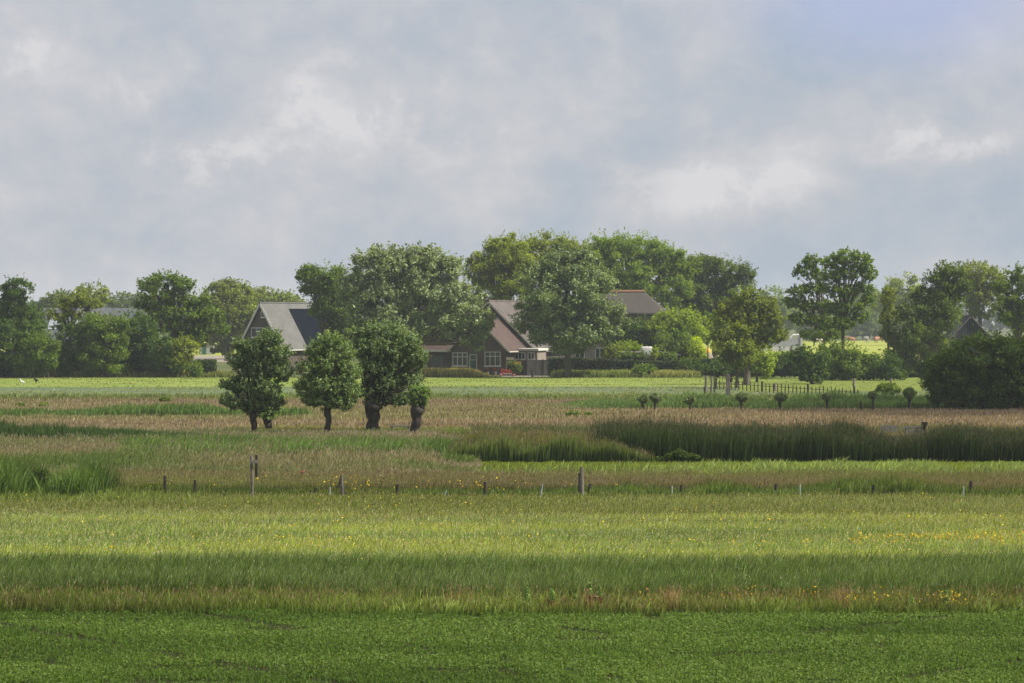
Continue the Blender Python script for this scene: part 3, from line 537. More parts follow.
# --- pollard willows in the middle distance
def pollard(label, D, bx, lobes, trunk, head_y, lean, nleaf, cols=WIL, cover=2.0, leaf=0.17, group='pollard willows in the marsh', clump=0.46, tname='trunk', head=1.35, shoots=60, bri=1.45):
    s = F/D; r = plant('pollard_willow', label, 'tree', D, bx, lobes, trunk=trunk, leaf=leaf, cover=cover, cols=cols, clump=clump, mat=M_WILLOW, group=group, bark=M_WBARK, limbs=False, asp=0.36, fuzz=0.6, zlow=0.5, wid=0.95, bri=bri, spike=1.6)
    # replace the plain trunk by a gnarled pollard trunk with a knobbly head and rods
    for ch in r.children:
        if ch.name.split('.')[0] == 'trunk': bpy.data.objects.remove(ch)
    H = PZ(head_y, D); m = MB(); pts = []; rad = []
    for i in range(9):
        t = i/8; pts.append((lean*t*H+0.05*math.sin(i*1.7), 0.05*math.cos(i*2.1), -0.2+(H+0.2)*t))
        rad.append(trunk*(1.35-0.45*min(1, t*3))*(1+0.12*math.sin(i*2.3+bx))+(trunk*(head-0.9)*max(0, t-0.6)/0.4))
    m.tube(pts, rad, 11)
    hx = lean*H
    for k in range(9):
        a = k*2.4; q = trunk*random.uniform(.25, .42); m.ball((hx+math.cos(a)*trunk*0.95, math.sin(a)*trunk*0.9, H+random.uniform(-.15, .12)), (q, q, q*0.9), 8, 5, 0.12)
    zs = [l[1] for l in lobes]
    cs = [(PX(l[0], D)-PX(bx, D), PZ(l[1], D), l[2]/s, l[3]/s) for l in lobes]
    for k in range(shoots):
        c = random.choice(cs); a = random.uniform(0, 6.28)
        ex = c[0]+math.cos(a)*c[2]*random.uniform(.2, .95); ez = c[1]+random.uniform(-.6, .9)*c[3]; ey = math.sin(a)*c[2]*0.8
        st = Vector((hx+math.cos(a)*trunk*0.7, math.sin(a)*trunk*0.7, H)); en = Vector((ex, ey, ez)); md = st.lerp(en, .5)+Vector((0, 0, 0.15*abs(ez-H)))
        m.tube([st, md, en], [trunk*0.13+0.012, trunk*0.08+0.01, 0.008], 5)
    m.build('trunk', M_WBARK, r, smooth=True); return r
pollard('leftmost large pollard willow with a lopsided crown and slim trunk', 150, 254,
        [(270, 341, 13, 11), (278, 355, 14, 12), (258, 352, 12, 10), (243, 346, 10, 8), (239, 362, 12, 11), (262, 370, 17, 13), (282, 374, 10, 12), (228, 386, 9, 6), (243, 385, 14, 11), (266, 390, 15, 12), (232, 403, 12, 8), (252, 406, 14, 9), (272, 404, 12, 9)], 0.165, 414, -0.02, 1)
pollard('small brighter willow tucked behind the foot of the leftmost pollard', 156, 268, [(268, 398, 14, 22), (264, 412, 13, 10)], 0.22, 417, 0.0, 1, cols=((0.045,0.085,0.028),(0.095,0.155,0.055)), shoots=20, bri=1.6)
pollard('egg shaped pollard willow standing second from the left', 150, 328,
        [(330, 342, 12, 10), (318, 352, 13, 12), (341, 354, 13, 13), (328, 365, 17, 13), (309, 370, 12, 13), (348, 374, 12, 14), (320, 386, 15, 12), (338, 389, 16, 13), (305, 389, 10, 11), (350, 394, 11, 11), (326, 402, 16, 8), (312, 402, 10, 6), (344, 405, 10, 7)], 0.17, 405, 0.0, 1, cols=((0.036,0.066,0.026),(0.10,0.145,0.062)))
pollard('largest pollard willow with a thick dark trunk and spreading crown', 155, 373,
        [(392, 334, 12, 11), (374, 333, 11, 10), (408, 345, 13, 12), (384, 350, 16, 13), (364, 350, 12, 14), (418, 360, 10, 11), (398, 365, 17, 14), (372, 371, 16, 14), (408, 383, 15, 12), (386, 386, 17, 13), (368, 393, 12, 11), (398, 400, 14, 7), (376, 404, 12, 6), (358, 334, 7, 7)], 0.38, 404, -0.0, 1, shoots=110)
pollard('freshly cut pollard willow with a small tufted head on a stout leaning trunk', 149, 413,
        [(419, 397, 11, 9.5), (418, 404, 9, 4.5), (416, 392, 6, 5), (424, 392, 5, 5)], 0.27, 407, 0.16, 1, cols=((0.04,0.075,0.022),(0.095,0.15,0.05)), clump=0.3, leaf=0.14, shoots=30, head=1.45)

# --- left shelterbelt
T('tree', 'tall dark tree at the left edge with a round top lobe', 'tree', 300, 12, [(18, 291, 15, 13), (4, 310, 24, 22), (28, 318, 16, 16), (8, 345, 34, 30), (34, 345, 16, 24)], 0.3, cols=DRK, group=SB)
T('bush', 'olive bush at the foot of the left edge tree', 'bush', 297, 42, [(40, 352, 17, 20), (30, 366, 16, 13)], 0.1, cols=GRN, group=SB, stems=3)
T('tree', 'open crowned yellowish tree in front of the long barn roof', 'tree', 303, 70, [(64, 304, 13, 7), (80, 300, 12, 7), (92, 306, 10, 7), (56, 316, 12, 7), (74, 314, 13, 7), (96, 320, 10, 6), (62, 328, 10, 6), (84, 327, 9, 6)], 0.22, cols=YEL, airy=0.7, cover=1.1, group=SB)
T('bush', 'dark bush left of the middle of the shelterbelt', 'bush', 301, 78, [(78, 345, 20, 24), (68, 362, 18, 16)], 0.1, cols=DRK, group=SB, stems=3)
T('bush', 'tall green bush below the barn roof, lighter on top', 'bush', 300, 105, [(98, 328, 19, 15), (104, 350, 24, 26), (118, 330, 14, 14)], 0.12, cols=GRN, group=SB, stems=3)
T('bush', 'dark bush right of the middle of the shelterbelt', 'bush', 302, 135, [(135, 330, 22, 18), (138, 355, 26, 22)], 0.12, cols=DRK, group=SB, stems=3)
T('bush', 'low dark bush at the foot of the tall speckled tree', 'bush', 301, 163, [(160, 350, 20, 20), (168, 365, 22, 13)], 0.12, cols=DRK, group=SB, stems=3)
T('bush', 'yellowish round bush near the clipped hedge', 'bush', 300, 186, [(184, 350, 15, 13), (180, 363, 12, 12)], 0.1, cols=((0.05,0.08,0.016),(0.12,0.15,0.03)), group=SB, stems=2)
T('bush', 'small round bush at the hedge end beside the driveway', 'bush', 297, 196, [(195, 370, 8, 8)], 0.05, cols=GRN, group=SB, leaf=0.22)
T('tree', 'tall speckled tree over the right end of the shelterbelt', 'tree', 306, 178, [(166, 281, 17, 8), (148, 287, 12, 8), (183, 286, 13, 8), (158, 297, 16, 9), (178, 300, 17, 10), (197, 300, 12, 9), (146, 305, 12, 8), (166, 313, 18, 10), (190, 315, 16, 10), (210, 316, 13, 9), (152, 322, 14, 9), (176, 328, 18, 11), (202, 330, 16, 10), (220, 330, 9, 8), (192, 342, 15, 8)], 0.26, cols=GRN, airy=0.45, cover=1.7, group=SB)
FT = 'hazy trees far behind the farms'
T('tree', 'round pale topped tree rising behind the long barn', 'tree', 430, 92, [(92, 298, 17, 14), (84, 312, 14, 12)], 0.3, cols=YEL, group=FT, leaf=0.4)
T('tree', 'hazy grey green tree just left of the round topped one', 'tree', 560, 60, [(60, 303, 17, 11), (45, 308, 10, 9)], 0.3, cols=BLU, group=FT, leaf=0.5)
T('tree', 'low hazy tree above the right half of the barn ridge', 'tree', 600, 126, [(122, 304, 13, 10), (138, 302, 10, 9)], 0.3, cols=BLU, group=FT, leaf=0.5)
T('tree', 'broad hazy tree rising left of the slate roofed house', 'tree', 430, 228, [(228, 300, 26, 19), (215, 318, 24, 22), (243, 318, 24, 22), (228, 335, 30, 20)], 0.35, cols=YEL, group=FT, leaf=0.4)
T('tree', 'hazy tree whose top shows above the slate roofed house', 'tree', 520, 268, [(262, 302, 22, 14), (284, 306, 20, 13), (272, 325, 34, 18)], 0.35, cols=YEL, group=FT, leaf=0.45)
# --- around the farmhouse
T('tree', 'dark leafy tree between the slate roof and the large silvery tree', 'tree', 318, 325, [(322, 282, 22, 18), (342, 292, 20, 24), (334, 306, 25, 18), (349, 325, 28, 22), (346, 345, 24, 18), (308, 275, 9, 9), (308, 287, 9, 10)], 0.28, cols=GRN, cover=2.2, skew=0)
T('tree', 'largest silvery leaved tree overhanging the farmhouse', 'tree', 300, 408, [(372, 270, 20, 20), (402, 270, 30, 20), (436, 272, 27, 20), (384, 298, 34, 26), (425, 300, 36, 28), (458, 303, 24, 24), (398, 326, 32, 18), (440, 324, 30, 16), (466, 322, 18, 18), (472, 338, 13, 9), (482, 318, 11, 12), (480, 334, 8, 9), (487, 326, 6, 8), (476, 346, 7, 6), (352, 290, 14, 20), (420, 258, 22, 12), (385, 258, 18, 11), (366, 320, 20, 22)],
  0.45, cols=SIL, mat=M_WILLOW, cover=2.2, leaf=0.32, asp=0.5, clump=0.9)
T('tree', 'broad tree with silvery green crown and bare trunk before the hedge', 'tree', 299, 568, [(566, 268, 26, 18), (590, 282, 22, 20), (543, 285, 24, 22), (568, 300, 40, 30), (598, 312, 26, 24), (540, 318, 26, 22), (568, 335, 38, 20), (600, 335, 20, 14), (582, 256, 12, 8)],
  0.36, cols=((0.04,0.07,0.03),(0.095,0.135,0.062)), mat=M_WILLOW, cover=2.5, leaf=0.30)
T('tree', 'yellowish tree between the farmhouse roof and the tall crowns', 'tree', 335, 500, [(486, 270, 20, 18), (505, 262, 20, 18), (490, 295, 24, 20), (512, 290, 22, 24), (478, 274, 14, 12), (500, 248, 16, 12), (520, 262, 20, 18)], 0.35, cols=YEL, cover=2.0, airy=0.2, bri=1.2)
T('tree', 'tall crown left of the notch in the highest treetops', 'tree', 364, 545, [(515, 249, 20, 14), (545, 245, 24, 12), (570, 250, 20, 13), (540, 268, 36, 20), (520, 270, 20, 16)], 0.4, cols=YEL, cover=1.9, airy=0.25, bri=1.2)
T('tree', 'tallest broad tree directly behind the thatched roof', 'tree', 368, 625, [(603, 246, 20, 13), (632, 246, 26, 13), (660, 255, 24, 14), (620, 268, 34, 22), (655, 280, 32, 26), (630, 300, 34, 24), (682, 268, 20, 17), (590, 262, 18, 18), (676, 290, 20, 22)], 0.45, cols=((0.045,0.08,0.02),(0.09,0.14,0.032)), cover=2.0, airy=0.2, bri=1.2)
T('tree', 'dark gappy tree right of the thatched house', 'tree', 370, 715, [(705, 266, 18, 12), (728, 272, 20, 14), (712, 290, 26, 18), (738, 286, 16, 15), (700, 300, 20, 20), (725, 310, 26, 20), (690, 285, 18, 26), (748, 275, 9, 11)], 0.4, cols=((0.02,0.045,0.016),(0.065,0.10,0.03)), airy=0.5, cover=1.6)
GS = 'shrubs of the farm garden'
T('bush', 'round green shrub below the thatched eaves', 'bush', 328, 640, [(640, 332, 20, 12), (622, 335, 12, 9), (636, 345, 30, 12)], 0.1, cols=DRK, group=GS, stems=3)
T('bush', 'tall bright green shrub tree right of the thatched roof', 'bush', 326, 680, [(680, 320, 22, 12), (668, 330, 20, 14), (692, 330, 18, 16)], 0.12, cols=BRT, group=GS, stems=2)
T('bush', 'leafy green shrub over the low garden shed end', 'bush', 318, 682, [(682, 345, 20, 16), (672, 355, 14, 12), (692, 360, 14, 14)], 0.1, cols=GRN, group=GS, stems=3)
T('bush', 'yellow green shrub lit beside the garden path', 'bush', 312, 698, [(697, 352, 7, 14), (690, 364, 7, 8)], 0.06, cols=((0.10,0.15,0.015),(0.20,0.27,0.03)), group=GS, leaf=0.24)
T('bush', 'low yellow green shrub beside the white cover', 'bush', 316, 632, [(628, 348, 12, 6), (640, 350, 8, 4)], 0.05, cols=BRT, group=GS, leaf=0.24)
T('bush', 'olive shrub at the left end of the garden shed', 'bush', 309, 612, [(612, 352, 8, 8), (607, 360, 6, 6)], 0.05, cols=YEL, group=GS, leaf=0.24)
for p_, y_, a_, b_, lb_ in ((626, 356, 8, 4, 'left one of four low shrubs in front of the long low shed'), (640, 357, 7, 4, 'second of four low shrubs in front of the long low shed'), (655, 353, 4, 5, 'upright shrub, third of four before the low shed'), (668, 357, 8, 4, 'rightmost of four low shrubs before the low shed and huts')):
    T('bush', lb_, 'bush', 309.5, p_, [(p_, y_, a_, b_)], 0.05, cols=GRN if a_ > 5 else BRT, group=GS, leaf=0.2)
T('conifer', 'slim pointed conifer beside the white cover', 'tree', 314, 659, [(659, 339, 4, 6), (659, 349, 5.5, 9)], 0.06, cols=GRN, group=GS, leaf=0.22, limbs=False)
T('conifer', 'slim pale conifer rising above the garden path', 'tree', 335, 708, [(708, 318, 3.5, 7), (708, 332, 5, 13)], 0.08, cols=GRN, group=GS, leaf=0.24, limbs=False)
T('bush', 'small green bush in the dry grass before the hedge', 'bush', 299.5, 643, [(643, 370, 9, 7), (650, 371, 6, 5)], 0.05, cols=GRN, group=GS, leaf=0.22)
T('bush', 'dark low bush closing the garden at its right corner', 'bush', 304, 693, [(690, 369, 12, 8), (700, 371, 10, 7)], 0.05, cols=DRK, group=GS, leaf=0.26)
T('bush', 'green shrub in front of the dark shed by the farmhouse', 'bush', 305.5, 513, [(512, 366, 5, 5), (516, 369, 5, 4)], 0.04, cols=BLU, group=GS, leaf=0.2)
# --- right hand group
T('tree', 'tall broad ash tree standing on the lawn', 'tree', 268, 747, [(748, 297, 15, 9), (734, 307, 13, 9), (762, 306, 14, 9), (748, 314, 16, 10), (725, 320, 13, 9), (772, 319, 13, 9), (756, 328, 15, 10), (738, 330, 15, 10), (776, 334, 11, 9), (722, 336, 11, 9), (764, 342, 14, 9), (746, 345, 14, 10), (730, 348, 13, 9)], 0.33, cols=YEL, cover=1.6, airy=0.35, group='trees on the lawn', leaf=0.27)
T('tree', 'slimmer ash tree in front of the broad one on the lawn', 'tree', 255, 737, [(736, 333, 14, 10), (728, 350, 15, 14), (742, 352, 14, 14), (735, 362, 16, 10)], 0.17, cols=((0.045,0.068,0.02),(0.09,0.12,0.032)), cover=1.5, airy=0.35, group='trees on the lawn', leaf=0.25)
T('tree', 'small bright leaved tree right of the two ash trees', 'tree', 278, 757, [(760, 358, 14, 13), (764, 368, 8, 10), (752, 352, 10, 12)], 0.13, cols=BRT, cover=1.6, airy=0.2, group='trees on the lawn', leaf=0.25)
RB = 'trees and bushes of the right shelterbelt'
T('tree', 'tall airy double topped tree with visible limbs', 'tree', 291, 843, [(846, 257, 14, 8), (861, 262, 12, 8), (834, 263, 12, 7), (869, 275, 8, 9), (852, 272, 14, 8), (835, 277, 12, 8), (862, 289, 11, 7), (844, 292, 12, 7), (829, 291, 9, 7), (869, 300, 7, 7), (852, 307, 12, 7), (835, 309, 12, 7), (861, 318, 8, 6), (843, 324, 12, 7), (828, 323, 10, 7)], 0.20, cols=GRN, cover=1.15, airy=0.6, group=RB, clump=0.6, bri=1.2)
T('tree', 'airy tree leaning left of the double topped one', 'tree', 294, 824, [(813, 262, 10, 7), (806, 272, 12, 8), (820, 276, 9, 7), (798, 292, 11, 6), (814, 290, 12, 7), (790, 302, 7, 5), (806, 306, 12, 7), (822, 307, 10, 7), (800, 319, 10, 7), (818, 322, 13, 8), (832, 335, 13, 8), (812, 336, 12, 7)], 0.18, cols=GRN, cover=1.1, airy=0.6, group=RB, clump=0.6, bri=1.1)
T('bush', 'dark rounded bush with its foot on the lawn', 'bush', 270, 814, [(814, 362, 17, 15), (812, 376, 14, 11), (800, 357, 10, 9)], 0.1, cols=DRK, group=RB, stems=2, leaf=0.26)
T('bush', 'tall leafy bush under the double topped tree', 'bush', 286, 838, [(838, 358, 18, 18), (848, 372, 18, 14), (830, 378, 14, 10)], 0.1, cols=GRN, group=RB, stems=3)
T('bush', 'green bush lit from above left of the slender tree', 'bush', 288, 862, [(862, 363, 16, 12), (866, 376, 16, 12)], 0.1, cols=GRN, group=RB, stems=3)
T('bush', 'dark bush at the foot of the slender tree', 'bush', 286, 885, [(884, 367, 16, 16), (892, 378, 14, 11)], 0.1, cols=DRK, group=RB, stems=3)
T('bush', 'long dark bush behind the lawn trees', 'bush', 300, 788, [(776, 366, 18, 12), (792, 362, 18, 13), (760, 370, 18, 9)], 0.08, cols=DRK, group=RB, stems=4)
T('bush', 'dark bush behind the row of posts under the ash trees', 'bush', 300, 722, [(722, 370, 20, 9), (740, 371, 16, 8)], 0.08, cols=DRK, group=RB, stems=4)
T('bush', 'bright topped hedge bush below the white trailer', 'bush', 318, 782, [(780, 359, 20, 4), (796, 360, 12, 3.5)], 0.06, cols=BRT, group=RB, stems=3, leaf=0.24)
T('tree', 'slender upright tree with short side branches', 'tree', 300, 888, [(888, 300, 6, 14), (889, 320, 9, 13), (888, 336, 8, 9)], 0.12, cols=YEL, cover=1.2, airy=0.6, group=RB, clump=0.6)
T('tree', 'tall dark tree left of the black barn gable', 'tree', 300, 930, [(950, 272, 15, 9), (937, 281, 14, 10), (960, 286, 12, 9), (946, 294, 17, 11), (925, 297, 15, 11), (912, 314, 16, 13), (930, 314, 18, 13), (942, 312, 19, 22), (915, 338, 26, 22), (905, 362, 20, 20), (934, 348, 20, 22)], 0.35, cols=((0.026,0.05,0.016),(0.065,0.10,0.028)), cover=2.0, group=RB)
T('tree', 'pale open tree behind the black barn gable', 'tree', 400, 980, [(975, 274, 22, 11), (990, 285, 16, 16), (968, 290, 20, 16), (985, 305, 18, 20)], 0.35, cols=YEL, cover=1.5, airy=0.4, group=RB, leaf=0.36)
T('tree', 'olive tree standing at the right edge of the view', 'tree', 290, 1018, [(1018, 274, 12, 8), (1004, 286, 11, 9), (1028, 288, 14, 10), (1010, 301, 15, 10), (1032, 306, 16, 12), (1004, 316, 13, 10), (1022, 322, 16, 11), (1042, 330, 20, 20)], 0.3, cols=GRN, cover=1.6, airy=0.45, group=RB)
T('bush', 'huge dome shaped dark green bush at the right edge', 'bush', 194, 982, [(958, 368, 26, 26), (985, 360, 34, 28), (1015, 362, 30, 30), (945, 385, 22, 22), (978, 388, 38, 22), (1020, 388, 36, 24), (1045, 370, 26, 34), (938, 374, 15, 16), (948, 398, 22, 10), (984, 400, 30, 10), (1020, 400, 32, 11)], 0.18,
  cols=((0.020,0.046,0.014),(0.052,0.090,0.022)), stems=4, leaf=0.2, cover=2.4, clump=0.7)
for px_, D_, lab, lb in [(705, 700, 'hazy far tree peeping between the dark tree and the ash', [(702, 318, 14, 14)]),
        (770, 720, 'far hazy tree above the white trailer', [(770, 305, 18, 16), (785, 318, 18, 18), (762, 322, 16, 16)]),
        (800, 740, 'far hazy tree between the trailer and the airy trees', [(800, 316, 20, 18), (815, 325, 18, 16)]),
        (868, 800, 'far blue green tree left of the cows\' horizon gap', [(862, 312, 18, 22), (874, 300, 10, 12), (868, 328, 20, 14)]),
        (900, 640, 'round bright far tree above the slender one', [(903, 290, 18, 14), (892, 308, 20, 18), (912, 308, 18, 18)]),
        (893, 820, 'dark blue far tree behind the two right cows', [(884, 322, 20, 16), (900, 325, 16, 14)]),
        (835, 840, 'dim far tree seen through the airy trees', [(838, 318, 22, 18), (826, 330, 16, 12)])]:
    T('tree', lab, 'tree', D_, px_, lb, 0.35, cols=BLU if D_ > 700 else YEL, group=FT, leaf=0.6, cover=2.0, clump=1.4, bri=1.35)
# small tufts and shrubs in the open
for px_, py_, sz, lab in [(20, 406.5, 3, 'left one of two small green bushes in the brown field'), (43.5, 406.5, 3, 'right one of two small green bushes in the brown field'),
        (165, 401.5, 4, 'small bush at the near edge of the pasture by the left willow'), (572, 415.5, 4, 'low bush in the ripe grass below the sedge end'),
        (588, 416, 2.6, 'smaller low bush beside the one below the sedge end'), (888, 392, 9, 'low grassy mound bush between two little pollards')]:
    D_ = DB(py_+sz*0.6); T('bush', lab, 'bush', D_, px_, [(px_, py_-sz*0.2, sz*1.3, sz*0.75)], 0.03, cols=((0.045,0.08,0.028),(0.09,0.14,0.04)), leaf=0.16, clump=0.4, zlow=0.02, limbs=False)
T('bush', 'small dark shrub between the two left tussocks', 'bush', 101.5, 43, [(42, 482, 10, 11), (36, 488, 9, 9)], 0.05, cols=((0.022,0.045,0.018),(0.05,0.085,0.03)), leaf=0.13, clump=0.35, zlow=0.02, stems=2)
T('bush', 'low dark weed clump by the first little fence posts', 'bush', 101, 152, [(150, 494, 12, 8)], 0.03, cols=((0.035,0.055,0.018),(0.08,0.11,0.03)), leaf=0.11, clump=0.3, zlow=0.02, limbs=False)
T('bush', 'bright green bush at the foot of the dark reeds', 'bush', 125.3, 678, [(672, 458, 7, 4), (680, 456, 6, 6), (690, 458, 9, 3.5), (660, 460, 6, 2.5)], 0.03, cols=((0.03,0.055,0.02),(0.06,0.095,0.035)), leaf=0.12, clump=0.25, cover=1.4, zlow=0.02, limbs=False)

# --- hedges
def hedge(label, p0, p1, D0, D1, h0, h1, t, cols, leaf=0.22, n=9000):
    xs = rng.uniform(0, 1, n); side = rng.uniform(0, 1, n); A = np.array([PX(p0, D0), D0]); B = np.array([PX(p1, D1), D1])
    dr = (B-A)/np.linalg.norm(B-A); nr = np.array([-dr[1], dr[0]])
    H = h0+(h1-h0)*xs+0.14*(vnoise(xs*np.linalg.norm(B-A), 0, 1.2, 3)-0.5)*2
    w = np.where(side < 0.35, rng.uniform(-t/2, t/2, n), np.where(side < 0.8, -t/2, t/2)); z = np.where(side < 0.35, H, H*rng.uniform(0.02, 1, n))
    P = np.zeros((n, 3)); P[:, :2] = A+np.outer(xs, B-A)+np.outer(w, nr); P[:, 2] = z; P += rng.normal(0, 0.06, (n, 3)); P[:, 2] = np.maximum(P[:, 2], 0.05)
    mid = (A+B)/2; r = empty('hedge', (mid[0], mid[1], 0), label=label, cat='hedge')
    P[:, 0] -= mid[0]; P[:, 1] -= mid[1]
    nb = np.zeros((n, 3)); nb[:, 1] = np.where(side < 0.35, 0, -0.7); nb[:, 2] = np.where(side < 0.35, 1.0, 0.25)
    V, q = leaf_quads(P, leaf, leaf*0.65, nb, 0.5)
    c = C(*cols[0])+(C(*cols[1])-C(*cols[0]))*rng.uniform(0, 1, n)[:, None]; nmesh('foliage', V, [q], M_LEAF, r, col=np.repeat(c, 4, 0))
    m = MB(); L_ = np.linalg.norm(B-A); k = int(L_/0.5)
    for i in range(k+1):                      # stems and twigs inside
        p = A+(B-A)*i/k-mid
        for s_ in (-1, 0, 1): m.tube([(p[0]+s_*0.05, p[1], -0.1), (p[0]+s_*0.15, p[1]+random.uniform(-.1, .1), h0*0.5), (p[0]+s_*0.3, p[1]+random.uniform(-t/3, t/3), min(h0, h1)*0.9)], [0.05, 0.04, 0.02], 5)
    m.build('stems', M_BARK, r); return r
hedge('long dark garden hedge with a lit rounded top', 549, 690, 306, 305, 1.95, 1.55, 1.4, ((0.022,0.042,0.018),(0.06,0.085,0.035)), n=26000)
hedge('clipped square green hedge beside the driveway', 196, 215, 302, 302, 1.75, 1.75, 1.6, ((0.035,0.075,0.018),(0.065,0.115,0.028)), n=6000)
hedge('low clipped hedge between the left trees and the clipped square one', 92, 196, 313, 312, 1.4, 1.5, 1.0, DRK, n=9000)
hedge('dark hedge closing the lawn behind the posts', 690, 830, 312, 306, 1.7, 1.9, 1.3, DRK, n=16000)
hedge('dark hedge at the foot of the right shelterbelt', 830, 935, 304, 300, 1.8, 1.6, 1.3, DRK, n=12000)
hedge('dense dark hedge under the left shelterbelt', -30, 190, 307, 306, 2.2, 2.0, 1.5, DRK, n=24000)
# distant wood closing the horizon: one mass
def far_wood():
    P = []; cl = []
    for i in range(420):
        x = -1150+2300*(i+random.random())/420; y = 1250+random.uniform(-60, 60); h = random.uniform(8, 15)
        n = 150; g = rng.normal(0, 1, (n, 3)); g /= np.linalg.norm(g, axis=1)[:, None]
        P.append(np.array([x, y, h*0.55])+g*np.array([6, 5, h*0.5])*rng.uniform(0.7, 1, (n, 1))); cl.append(np.repeat(rng.uniform(0.7, 1.2), n))
    P = np.concatenate(P); k = np.concatenate(cl); P[:, 2] = np.maximum(P[:, 2], 0.8)
    V, q = leaf_quads(P, 2.6, 2.0, np.tile([0, -0.3, 0.6], (len(P), 1)), 0.6); c = C(0.04, 0.065, 0.025)*k[:, None]
    o = nmesh('distant_wood', V, [q], M_LEAF, col=np.repeat(c, 4, 0)); tag(o, 'distant hazy wood closing the horizon behind everything', 'wood', kind='stuff')
far_wood()

# ------------------------------------------------------------------ tiny pollards by the ditch
mini = [(643, 398, 0.9, 'first little pollard from the left, thin with a small head'), (655, 397, 1.15, 'second little pollard, paler with a bushier head'), (690, 399, 0.9, 'third little pollard, alone before the tall grey post'),
        (741, 396, 1.1, 'little pollard just right of the tall grey post'), (780, 396, 1.15, 'little pollard with a wide flat head below the low picket fence'), (827, 396, 0.95, 'little pollard at the right part of the picket fence'),
        (873, 394, 0.9, 'thin dark little pollard right of the fence end'), (909, 392, 1.35, 'last and largest little pollard near the huge dark bush')]
for i, (p, ty, k, lab) in enumerate(mini):
    D = 192.5; H = 1.25 if k < 1.3 else 1.45; s = F/D; head = PZ(ty+4, D)
    r = plant('young_pollard', lab, 'tree', D, p, [(p+random.uniform(-1, 1), ty+2.2, 4.3*k*random.uniform(.85, 1.15), 3.3*k), (p+random.uniform(-2, 2), ty+random.uniform(0, 3), 2.6*k, 3.4*k)], trunk=0.10, leaf=0.15, cover=2.0, cols=((0.035,0.06,0.025),(0.075,0.11,0.05)), clump=0.2, bri=1.25, spike=2.2, mat=M_WILLOW, group='little pollards along the ditch', bark=M_WBARK, limbs=False, cname='crown')
    for ch in r.children:
        if ch.name.split('.')[0] == 'trunk':
            me = ch.data; m = MB(); hz = PZ(ty+4, D)
            m.tube([(0, 0, -0.2), (0.02, 0, 0.3), (random.uniform(-.05, .05), 0, hz*0.7), (0, 0, hz), (0, 0, hz+0.15)], [0.13*k, 0.09*k, 0.085*k, 0.13*k, 0.09*k], 9)
            for j in range(12):
                a = j*0.52*2; m.tube([(0, 0, hz), (math.cos(a)*0.14*k, math.sin(a)*0.14*k, hz+0.2), (math.cos(a)*0.26*k, math.sin(a)*0.2*k, hz+0.4*k)], [0.03, 0.02, 0.008], 4)
            bpy.data.objects.remove(ch); m.build('trunk', M_WBARK, r, smooth=True)

# ------------------------------------------------------------------ buildings
def window(root, x, z, w, h, nx=2, nz=1, y=0.0, mat=None, transom=None, name='window'):
    """window on the face looking along local -y; frame bars proud of the wall"""
    m = MB(); f = 0.075; y0, y1 = y-0.06, y+0.05
    m.box(x-w/2, x-w/2+f, y0, y1, z, z+h); m.box(x+w/2-f, x+w/2, y0, y1, z, z+h)
    m.box(x-w/2+f, x+w/2-f, y0, y1, z, z+f); m.box(x-w/2+f, x+w/2-f, y0, y1, z+h-f, z+h)
    for i in range(1, nx): c = x-w/2+w*i/nx; m.box(c-f/2, c+f/2, y0+0.012, y1, z+f, z+h-f)
    zt = z+h*(transom or 0.68)
    if nz > 1: m.box(x-w/2+f, x+w/2-f, y0+0.02, y1, zt-f/2, zt+f/2)
    fr = m.build(name, mat or M_WHITE, root)
    MB().box(x-w/2+0.02, x+w/2-0.02, y-0.02, y-0.008, z+0.02, z+h-0.02).build('pane', M_GLASS, fr)
    MB().box(x-w/2-0.08, x+w/2+0.08, y-0.11, y+0.02, z-0.08, z-0.003).build('sill', mat or M_WHITE, fr); return fr
def gable_house(name, label, px, D, rz, w, L, eave, ridge, wall, roof, verge, over=0.3, cat='house', verge_w=0.20, hip=0.0):
    """front gable centre at local origin, ridge along local +y"""
    r = empty(name, (PX(px, D), D, 0), rz, label=label, cat=cat)
    m = MB(); hw = w/2
    prof = [(-hw, -0.3), (hw, -0.3), (hw, eave), (0, ridge), (-hw, eave)]
    a = [(x, 0, z) for x, z in prof]; b = [(x, L, z) for x, z in prof]
    m.add(a+b, [(4, 3, 2, 1, 0)[::-1], (5, 6, 7, 8, 9)[::-1], (0, 1, 6, 5)[::-1], (1, 2, 7, 6)[::-1], (4, 0, 5, 9)[::-1]])
    m.build('wall', wall, r)
    sl = (ridge-eave)/hw; ov = 0.35
    rf = MB()
    for s in (-1, 1):
        n = Vector((s*(ridge-eave), 0, hw)).normalized()
        rf.slab([(0, -over, ridge+0.01), (s*(hw+ov), -over, eave-ov*sl+0.01), (s*(hw+ov), L+over, eave-ov*sl+0.01), (0, L+over, ridge+0.01)], n, 0.14)
    rf.tube([(0, -over, ridge+0.16), (0, L+over, ridge+0.16)], 0.12, 8)
    ro = rf.build('roof', roof, r)
    for s in (-1, 1):
        n = Vector((s*(ridge-eave), 0, hw)).normalized()
        for yy in (-over-0.035, L+over+0.003):
            k = 0.14-verge_w
            p = [Vector((0, yy, ridge+0.01))+n*0.15, Vector((s*(hw+ov), yy, eave-ov*sl+0.01))+n*0.15, Vector((s*(hw+ov), yy, eave-ov*sl+0.01))+n*k, Vector((0, yy, ridge+0.01))+n*k]
            MB().slab([tuple(q) for q in p], (0, 1, 0), 0.03).build('bargeboard', verge, ro)
    for s in (-1, 1): MB().tube([(s*(hw+ov+0.07), -over+0.05, eave-ov*sl+0.02), (s*(hw+ov+0.07), L+over-0.05, eave-ov*sl+0.02)], 0.07, 8).build('gutter', verge, ro)
    return r, ro
